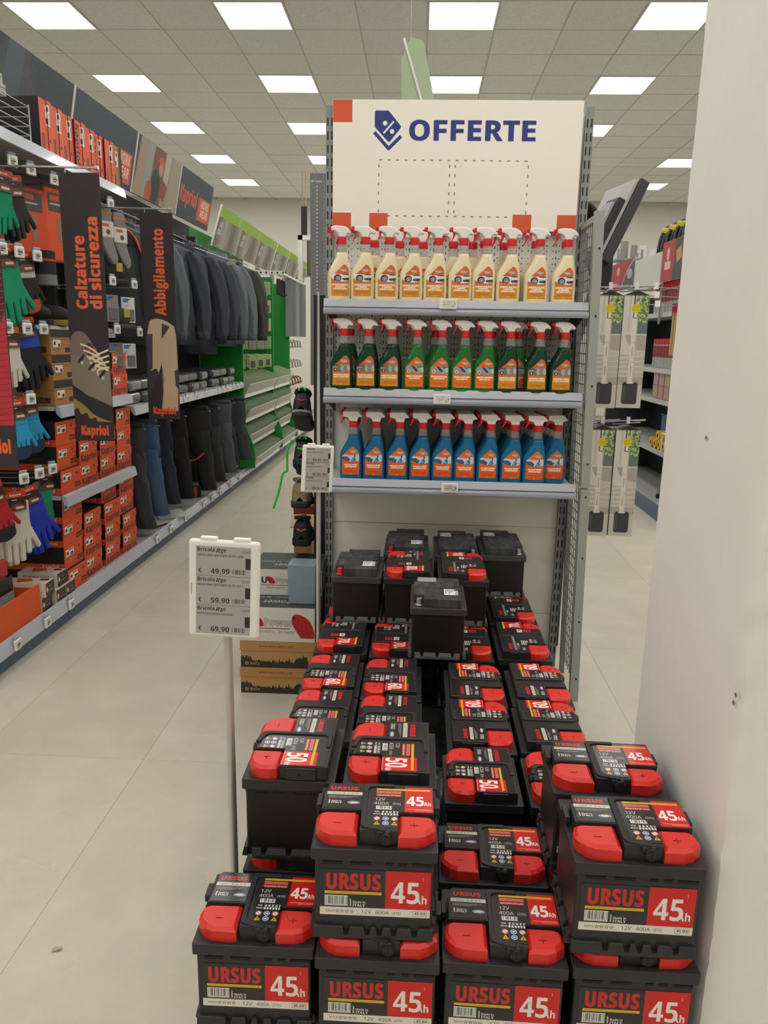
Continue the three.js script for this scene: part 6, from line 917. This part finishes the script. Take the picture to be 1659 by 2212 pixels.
  // shelf board with holes above the green section, dark and grey strips hanging after it
  const pr = thing('top_hook_bar', 'white perforated bar with round holes above the green fastener wall', 'bar', [0, 0, 0]); part(pr, 'bar', box(.4, .05, .02, -1.96, 2.26, -9.9), M.white); const ho = []; for (let k = 0; k < 6; k++) ho.push(cyl(.011, .011, .004, 0, 0, 0, 10).rotateX(Math.PI / 2).translate(-2.1 + k * .07, 2.26, -9.888)); part(pr, 'hole', merge(ho), M.blackMatte); part(pr, 'arm', rodB(V(-1.76, 2.25, -9.9), V(-1.7, 2.22, -11.3), .018, 8), M.white);
  for (let k = 0; k < 5; k++) { const t = thing('hanging_strip', `grey hanging sample strip beyond the green panels, ${ORD[k]} from the front`, 'strip', [-1.76, 1.86, -10.35 - k * .3], .3, 'grey hanging strips'); part(t, 'strip', box(.09, .74, .02), std([0x7d7f80, 0x86888a, 0xa5a7a8, 0x7b7d7f, 0x858789][k], .6)); part(t, 'strip_tab', rbox(.04, .05, .024, .004, 0, .39, 0), M.darkGrey); }
  for (let k = 0; k < 5; k++) { const t = thing('black_bracket', `black bracket hanging above the grey strips, ${ORD[k]} from the front`, 'bracket', [-1.84, 2.1, -10.05 - k * .2], .3, 'black brackets'); part(t, 'bracket_arm', rbox(.05, .2, .03, .006), M.black); part(t, 'bracket_foot', rbox(.09, .02, .03, .004, .03, -.09, 0), M.black); }
  // bathroom fittings on white boards
  const ch = std(0xb9b6ae, .25, .8), br = std(0x8a5a3a, .5), wh = std(0xe6e3db, .4);
  for (let r = 0; r < 6; r++) for (let k = 0; k < 7; k++) { const h = [1.95, 1.7, 1.42, 1.12, .86, .68][r], z = -10.95 - k * .26, m = r < 2 ? (k % 3 ? wh : br) : r === 4 ? br : r === 5 ? wh : ch; const t = thing('bath_fitting', `small ${m === br ? 'brown' : m === wh ? 'white' : 'chrome'} bathroom fitting on the far white wall, ${rnw(r)} row, ${ORD[k]} from the front`, 'fitting', [-2.06, h, z], Math.PI / 2, 'bathroom fittings'); part(t, 'plate', cyl(.03, .03, .012, 0, 0, 0, 12).rotateX(Math.PI / 2), m); part(t, 'arm', tube([V(0, 0, 0), V(0, .01, .06), V(.04, -.01, .1), V(.05, -.07, .11)], .012, 12, 6), m); part(t, 'end_knob', new THREE.SphereGeometry(.022, 10, 8).translate(.05, -.075, .11), m); }
  function rnw(r) { return ['top', 'second', 'third', 'fourth', 'fifth', 'lowest'][r]; }
  for (const h of [.6, 1.02, 1.3, 1.58]) { const t = thing('fitting_shelf', `thin white shelf on the far bathroom fittings wall at ${h < .7 ? 'knee' : h < 1.1 ? 'hip' : h < 1.4 ? 'waist' : 'chest'} height`, 'shelf', [-2.1, h, -11.75]); part(t, 'board', box(.28, .02, 1.9), M.offwhite); part(t, 'front_lip', box(.01, .035, 1.9, .14, 0, 0), M.white); }
  // white frame with rolled mats and two rods near the rear wall
  const fr = thing('white_frame_rack', 'white frame with dark rolled goods on top of the far fittings wall', 'rack', [-1.92, 2.302, -12.4]); part(fr, 'frame', merge([box(.07, .72, .06, 0, .36, 0), box(.7, .07, .06, .315, .685, 0), box(.07, .72, .06, .63, .36, 0)]), M.white); part(fr, 'shelf', box(.56, .03, .06, .315, .12, 0), M.grey); part(fr, 'rolled_goods', merge([cyl(.06, .06, .5, .16, .39, 0, 12), cyl(.06, .06, .5, .3, .39, 0, 12)]), std(0x6d5c50, .8));
  const rd = thing('wood_rods', 'two thin wooden rods in a black sleeve on top of the white frame', 'rods', [-1.86, 3.023, -12.4]); part(rd, 'sleeve', box(.09, .42, .04, .0, .21, 0), M.black); part(rd, 'rod', cyl(.008, .005, .86, -.025, .5, .0, 8), std(0xb99a74, .7)); part(rd, 'rod', cyl(.012, .008, .86, .025, .5, .0, 8), std(0xc9a67c, .7));
}
// grey reference ruler panel behind the end bay
{
  const t = thing('ruler_panel', 'tall grey reference panel with a dotted line and numbered scale, behind the end bay', 'panel', [-.505, 1.73, -3.9], 0);
  part(t, 'panel_board', rbox(.1, 1.0, .01, .002), std(0x6d6e70, .6)); part(t, 'panel_print', new THREE.PlaneGeometry(.099, .998).translate(0, 0, .0053), print(120, 1200, (c, W, H) => { c.fillStyle = '#77787a'; c.fillRect(0, 0, W, H); tx(c, 'Rif. Prezzo', 6, 48, 15, '#dedcd8', { sx: .8 }); c.fillStyle = '#d6d4d0'; for (let i = 0; i < 52; i++) { c.fillRect(36, 66 + i * 21, 7, 8); tx(c, String(i), 78, 50 + i * 21, 14, '#b9b7b3', { sx: .8, thin: 1 }); c.fillStyle = 'rgba(210,208,204,.35)'; c.fillRect(94, 52 + i * 21, 26, 2); c.fillStyle = '#d6d4d0'; } }, .6)); part(t, 'panel_stand', box(.02, .8, .02, 0, -.63, -.016), M.rack); part(t, 'panel_foot', box(.02, .6, .02, 0, -1.40, -.016).scale(1, 1, 1), M.rack);
}
// sign tip that shows above the header board
{
  const t = thing('hanging_sign', 'pale green hanging sign seen edge on above the header board', 'sign', [-.095, 2.98, -5.0], 0);
  part(t, 'sign_panel', front(rpoly([[-.02, .22], [.055, .2], [.16, -.26], [-.06, -.26], [-.075, .1]], .01).clone(), -.006, .012, .001).rotateY(.0), print(64, 64, (c, W, H) => { c.fillStyle = '#a9b896'; c.fillRect(0, 0, W, H); }, .5)); part(t, 'sign_edge', rodB(V(-.06, .21, .01), V(.1, -.27, .01), .009, 6), M.white); part(t, 'suspension_wire', rodB(V(-.02, .2, 0), V(-.02, CEIL - 2.99, 0), .0015, 5), M.steel);
}
// ---------- right aisle ----------
{
  const X = 2.05, zc = -7.3, L = 2.6;
  const t = thing('right_shelving', 'grey shelving run seen between the mesh panel and the white pillar', 'shelving');
  part(t, 'back_panel', box(.02, 2.0, L, X + .5, 1.0, zc), std(0x2c3036, .7)); part(t, 'kick_plate', box(.02, .13, L, X, .065, zc), std(0x566a80, .5)); part(t, 'side_panel', box(.5, 1.95, .02, X + .25, .98, zc - L / 2), M.darkGrey);
  for (const h of [.145, .58, 1.005, 1.265, 1.735]) part(t, 'shelf', merge([box(.48, .02, L, X + .25, h - .01, zc), box(.012, .04, L, X + .006, h - .018, zc)]), M.deck);
  const can = (label, x, y, z, g, big) => { const q = thing('spray_can', label, 'spray can', [x, y, z], 0, g); part(q, 'can_body', cyl(.036, .036, .2, 0, .1, 0, 16), std(0xb4b7bb, .3, .6)); part(q, 'can_label', cyl(.0365, .0365, .1, 0, .14, 0, 16), std(0x8a3a3a, .5)); part(q, 'can_cap', cyl(.036, .034, .05, 0, .225, 0, 16), std(0xc81f2a, .4)); };
  for (let k = 0; k < 9; k++) { can(`red capped spray can on the upper shelf near the pillar, ${ORD[k]} from front`, X + .06, 1.737, -6.5 - k * .09, 'red capped cans on the upper shelf'); can(`red capped spray can on the middle shelf near the pillar, ${ORD[k]} from front`, X + .09, 1.268, -6.5 - k * .09, 'red capped cans on the middle shelf'); }
  for (let k = 0; k < 8; k++) { const q = thing('clear_box', `pinkish clear plastic box on the shelf below the cans, ${ORD[k >> 1]} from the front, ${k % 2 ? 'upper' : 'lower'}`, 'box', [X + .1, 1.007 + (k % 2) * .112, -6.5 - (k >> 1) * .16], 0, 'pinkish clear boxes'); part(q, 'box_body', rbox(.14, .11, .14, .006, 0, .055, 0), phy(k % 3 ? 0xb98a88 : 0xb9996a, .35, { transmission: .2, thickness: 0 })); part(q, 'box_lid', rbox(.145, .014, .145, .004, 0, .104, 0), std(0xa07a78, .5)); }
  for (let k = 0; k < 6; k++) { const q = thing('yellow_roll', `yellow roll lying on the shelf under the pinkish boxes, ${ORD[k]} from the front`, 'roll', [X + .12, .625 + (k > 3 ? .075 : 0), -6.55 - (k % 4) * .115 - (k > 3 ? .05 : 0)], 0, 'yellow rolls'); part(q, 'roll_body', cyl(.044, .044, .22, 0, 0, 0, 18).rotateZ(Math.PI / 2), std(0xd9b21f, .5)); part(q, 'roll_core', cyl(.016, .016, .224, 0, 0, 0, 12).rotateZ(Math.PI / 2), M.blackMatte); }
  for (let k = 0; k < 3; k++) { const q = thing('blue_crate', `blue plastic crate in shadow behind the yellow rolls, ${ORD[k]} from the front`, 'crate', [X + .32, .582, -6.6 - k * .3], 0, 'blue crates'); part(q, 'crate_body', rbox(.2, .26, .26, .01, 0, .13, 0), std(0x2a5f86, .5)); part(q, 'crate_rim', rbox(.21, .02, .27, .006, 0, .25, 0), std(0x1f4a6a, .5)); }
  const wc = thing('pressure_washer', 'green grey pressure washer with a red panel on the base shelf', 'machine', [X + .21, .146, -6.75], -.5); part(wc, 'housing', front(rpoly([[-.12, 0], [.12, 0], [.1, .34], [-.02, .4], [-.1, .32]], .03), -.1, .2, .02), std(0x6d7872, .5)); part(wc, 'red_panel', rbox(.01, .2, .14, .004, .118, .13, 0), std(0xa3242a, .5)); part(wc, 'base', rbox(.26, .04, .22, .01, 0, .02, 0), M.blackMatte);
  const tl = thing('bench_machine', 'grey and white bench machine on the shelf above the pressure washer', 'machine', [X + .12, .582, -6.42], 0); part(tl, 'body', front(rpoly([[-.1, 0], [.1, 0], [.1, .2], [0, .3], [-.06, .26]], .03), -.08, .16, .01), std(0xc9c9c4, .5)); part(tl, 'frame', merge([rodB(V(-.13, 0, .1), V(-.13, .16, .1), .006), rodB(V(-.13, .16, .1), V(-.13, .16, -.1), .006), rodB(V(-.13, 0, -.1), V(-.13, .16, -.1), .006)]), M.white);
  // hanging beige sticks and coiled black hoses with yellow tags
  for (let k = 0; k < 6; k++) { const q = thing('wooden_handle', `beige wooden handle hanging in front of the red capped cans, ${ORD[k]} from the front`, 'handle', [X - .04 + .02 * (k % 2), 1.72, -6.28 - k * .035], 0, 'beige wooden handles'); part(q, 'handle', rbox(.026, .34, .02, .008, 0, -.17, 0), std(0xc4a877, .7)); part(q, 'red_card', rbox(.04, .1, .01, .003, 0, .02, 0), std(0xb5303a, .5)); }
  for (let k = 0; k < 7; k++) { const q = thing('hose_coil', `black hose coil with a yellow label on the right shelving, ${ORD[k]} from front`, 'hose', [X + .32, 2.3, -6.45 - k * .22], .9, 'black hose coils'); const rings = []; for (let j = 0; j < 4; j++) rings.push(new THREE.TorusGeometry(.26 - .012 * j, .016, 8, 28).translate(0, 0, -.045 + j * .03)); part(q, 'hose', merge(rings), M.black); part(q, 'yellow_label', rbox(.07, .05, .11, .01, -.16, .2, 0), std(0xd8c41f, .5)); part(q, 'hose_strap', rbox(.03, .06, .12, .008, -.25, 0, 0), M.darkGrey); part(q, 'hose_strap', rbox(.03, .06, .12, .008, .25, 0, 0), M.darkGrey); }
  const sg = (label, z0, z1, h0, h1, d) => { const q = thing('header_sign', label, 'sign', [X - .03, (h0 + h1) / 2, (z0 + z1) / 2]); q.rotation.y = -Math.PI / 2; part(q, 'panel', rbox(z1 - z0, h1 - h0, .01, .001), M.white); part(q, 'panel_print', new THREE.PlaneGeometry(z1 - z0 - .002, h1 - h0 - .002).translate(0, 0, .0055), print(400, 130, d, .5)); part(q, 'sign_post', merge([box(.015, .4, .015, -.3, -.3, -.014)]), M.rack); };
  const RD = '#a3262f', red1 = (c, W, H) => { c.fillStyle = RD; c.fillRect(0, 0, W, H); poly(c, [[W * .5, H], [W * .66, H * .4], [W, 0], [W, H]], '#4a4a4c'); c.strokeStyle = '#e0d9d4'; c.lineWidth = 5; c.beginPath(); c.moveTo(W * .5, H); c.quadraticCurveTo(W * .6, H * .4, W, H * .02); c.stroke(); c.fillStyle = '#cfa9a6'; c.beginPath(); c.ellipse(W * .34, H * .3, 24, 20, 0, 0, 7); c.fill(); tx(c, 'FLESSIBILI', 40, H * .84, 24, '#e8dcd8', { sx: .8 }); c.fillStyle = '#a9a6a4'; c.beginPath(); c.ellipse(W * .82, H * .5, 40, 22, 0, 0, 7); c.fill(); };
  sg('red and grey header sign with a white curve above the right shelving', -8.72, -7.76, 2.0, 2.285, red1); sg('plain pale header panel above the right shelving, after the red one', -7.72, -6.93, 1.96, 2.24, (c, W, H) => { c.fillStyle = '#c9cfc6'; c.fillRect(0, 0, W, H); });
  sg('red header sign with a white emblem beside the pillar', -6.9, -6.3, 1.98, 2.3, (c, W, H) => { c.fillStyle = '#b02a36'; c.fillRect(0, 0, W, H); c.fillStyle = '#e0b9b6'; c.beginPath(); c.arc(W * .26, H * .32, 22, 0, 7); c.fill(); c.fillRect(W * .14, H * .5, 100, 26); poly(c, [[W * .55, 0], [W, 0], [W, H], [W * .5, H]], '#3f4244'); poly(c, [[W * .6, H * .3], [W * .8, H * .2], [W * .85, H * .5], [W * .65, H * .6]], '#c98a5a'); });
  for (let k = 0; k < 3; k++) { const q = thing('long_hook', `long steel hook with a small white tag beside the pillar, ${ORD[k]} one`, 'hook', [X - .1, 1.9 - k * .07, -6.45 + k * .04], 0, 'long hooks beside the pillar'); part(q, 'hook_rod', rodB(V(-.3, .02, 0), V(.2, 0, 0), .004), M.steel); part(q, 'hook_tag', rbox(.04, .05, .008, .003, -.1, .02, .02), M.tagWhite); }
}
// toilet brush cartons on hooks right of the mesh panel
{
  const art = print(330, 1440, (c, W, H) => {
    c.fillStyle = '#d5cec2'; c.fillRect(0, 0, W, H); c.fillStyle = '#e2dcd2'; c.fillRect(0, 0, W * .46, H * .52); c.fillStyle = '#cfc8bc'; c.fillRect(W * .22, 0, 26, H * .32); c.fillStyle = '#5d5650'; c.fillRect(W * .4, 0, 18, H * .33);
    c.fillStyle = '#8fa36a'; c.fillRect(W * .54, 0, W, H * .33); let s = 9; const R = () => (s = (s * 16807) % 2147483647) / 2147483647; for (let i = 0; i < 220; i++) { c.fillStyle = ['#6f8f4a', '#a9bf7c', '#55743c', '#c9d8a9'][i % 4]; c.beginPath(); c.arc(W * .54 + R() * W * .46, R() * H * .26, 6 + R() * 14, 0, 7); c.fill(); } c.fillStyle = '#6d7d78'; c.fillRect(W * .54, H * .24, W, H * .1);
    c.fillStyle = '#b9b0a4'; c.beginPath(); c.moveTo(W * .16, H * .345); c.lineTo(W, H * .345); c.lineTo(W, H * .48); c.quadraticCurveTo(W * .3, H * .49, W * .16, H * .345); c.fill(); c.fillStyle = '#ded8ce'; c.fillRect(W * .1, H * .335, W, 16);
    c.fillStyle = '#cbc4b6'; c.fillRect(0, H * .52, W, H * .2); for (let i = 0; i < 5; i++) poly(c, [[0, H * (.54 + i * .04)], [W, H * (.52 + i * .05)], [W, H * (.53 + i * .05)], [0, H * (.56 + i * .04)]], '#dcd5c8'); c.fillStyle = '#b9b1a4'; c.fillRect(0, H * .72, W, H * .07); c.fillStyle = '#d3ccc0'; c.fillRect(0, H * .79, W, H);
    c.fillStyle = '#ece4d6'; c.fillRect(W * .385, H * .2, 72, H * .57); c.fillStyle = '#d8cfc0'; c.fillRect(W * .56, H * .2, 14, H * .57); c.fillStyle = '#c9bfae'; c.fillRect(W * .375, H * .41, 78, 7); c.fillRect(W * .375, H * .585, 78, 7); c.fillStyle = '#6d655a'; c.fillRect(W * .47, H * .45, 7, H * .085); c.fillRect(W * .47, H * .62, 7, H * .085); c.fillStyle = '#f1ece2'; c.fillRect(W * .44, H * .15, 36, H * .05); c.fillStyle = '#3f3b38'; c.fillRect(W * .4, H * .195, 62, 8);
    c.fillStyle = '#3f3c42'; c.beginPath(); c.roundRect(W * .2, H * .765, W * .62, H * .2, 34); c.fill(); c.fillStyle = '#55525a'; c.fillRect(W * .22, H * .8, W * .12, H * .13); c.fillStyle = '#29272b'; c.beginPath(); c.ellipse(W * .51, H * .775, W * .24, 18, 0, 0, 7); c.fill(); c.fillStyle = '#f0ebe1'; c.beginPath(); c.ellipse(W * .5, H * .772, 52, 13, 0, 0, 7); c.fill();
    c.fillStyle = '#ecd31c'; c.beginPath(); c.arc(W * .5, H * .115, 58, 0, 7); c.fill(); for (const [k, q] of ['PULSANTE', 'GETTO SPRAY', 'FRONTALE'].entries()) fit(c, q, W * .5 - 44, H * .1 + k * 24, 88, 18, '#8a7a20', { thin: 1 });
  }, .35);
  const edge = std(0x2c2a2a, .5), G = 'toilet brush cartons';
  [[.774, 1.195, .46, 'upper left'], [.880, 1.197, .46, 'upper right'], [.785, .637, .466, 'lower left'], [.893, .638, .466, 'lower right']].forEach(([x, y, h, s]) => {
    const t = thing('brush_carton', `toilet brush carton with a yellow sticker beside the mesh panel, ${s} of four`, 'carton', [x, y, -3.34], -.06, G);
    part(t, 'carton_body', box(.102, h, .075, 0, h / 2, 0), [edge, edge, edge, edge, art, edge]); part(t, 'hang_tab', front(rpoly([[-.05, 0], [.05, 0], [0, .02]], .002), -.04, .08, 0).translate(0, h, 0), edge);
    const q = thing('carton_hook', `steel hook carrying the ${s} toilet brush carton`, 'hook', [x, y + h + .028, -3.34], 0, 'brush carton hooks'); part(q, 'hook_arm', merge([rodB(V(-.13, 0, .0), V(.075, .012, 0), .004), rodB(V(-.06, -.012, -.02), V(.06, 0, -.02), .003)]), M.steel); part(q, 'hook_tag', rbox(.016, .03, .006, .002, .0, .01, .008), M.tagWhite);
  });
  // slanted advertising screen on a bracket
  const t = thing('advert_screen', 'dark slanted screen with a grey back, seen from the side above the brush cartons', 'screen', [.812, 1.965, -3.46], 0);
  const g = new THREE.Group(); g.name = 'screen_head'; g.rotation.set(0, .22, -.43); t.add(g);
  part(g, 'screen_case', rbox(.045, .36, .30, .006, .012, .0, -.1), std(0x3c3c40, .5)); part(g, 'screen_back', rbox(.014, .34, .285, .004, -.018, .0, -.1), std(0xb5b3ae, .6)); part(g, 'mount_box', rbox(.035, .27, .12, .006, -.04, -.06, -.02), std(0x2a2a2e, .5)); part(g, 'mount_plate', rbox(.012, .22, .1, .003, -.064, -.06, -.02), std(0xa9a7a2, .6));
  part(t, 'arm', merge([rbox(.09, .16, .06, .02, -.055, -.2, -.0), rodB(V(-.06, -.2, 0), V(-.11, -.5, -.14), .02, 8), rodB(V(-.11, -.5, -.14), V(-.11, -1.964, -.14), .016, 8)]), M.black);
}
// goods at the rear of the right aisle
{
  for (let k = 0; k < 6; k++) { const t = thing('rear_stack', `boxed goods on a rear rack near the back wall, ${ORD[k]} from the left`, 'boxes', [2.75 + k * .42, 0, -13.2 + (k % 2) * .5], 0, 'boxed goods at the rear'); part(t, 'rack_frame', merge([box(.03, 2.9, .03, -.18, 1.45, .15), box(.03, 2.9, .03, .18, 1.45, .15), box(.4, .03, .4, 0, 2.35, 0), box(.4, .03, .4, 0, 2.75, 0)]), M.rack); part(t, 'boxed_goods', rbox(.34, .3 - .05 * (k % 3), .34, .01, 0, 2.52, 0), std([0x9a9a96, 0xb9b4aa, 0x7d6b60, 0x8d9398, 0xa9a49a, 0x6d675f][k], .7)); part(t, 'loose_goods', merge([cyl(.06, .06, .26, -.06, 2.9, 0, 12), cyl(.05, .05, .2, .08, 2.87, .05, 12)]), std([0xc9c9c4, 0x8f8d88, 0xd8d6d0][k % 3], .5)); }
  const t = thing('black_hoses', 'bunch of black hoses with a pale label just right of the header board', 'hoses', [1.10, 2.31, -6.0]); const r = []; for (let k = 0; k < 5; k++) r.push(new THREE.TorusGeometry(.1 + .012 * k, .02, 8, 20).translate(0, 0, -.08 + k * .04)); part(t, 'hose_bundle', merge(r), M.blackMatte); part(t, 'pale_label', rbox(.06, .07, .02, .008, .03, .11, .11), std(0xb9ac7c, .6)); part(t, 'stand', rodB(V(0, .05, 0), V(0, -2.31, 0), .012, 8), M.rack);
}
renderer.render(scene, camera);
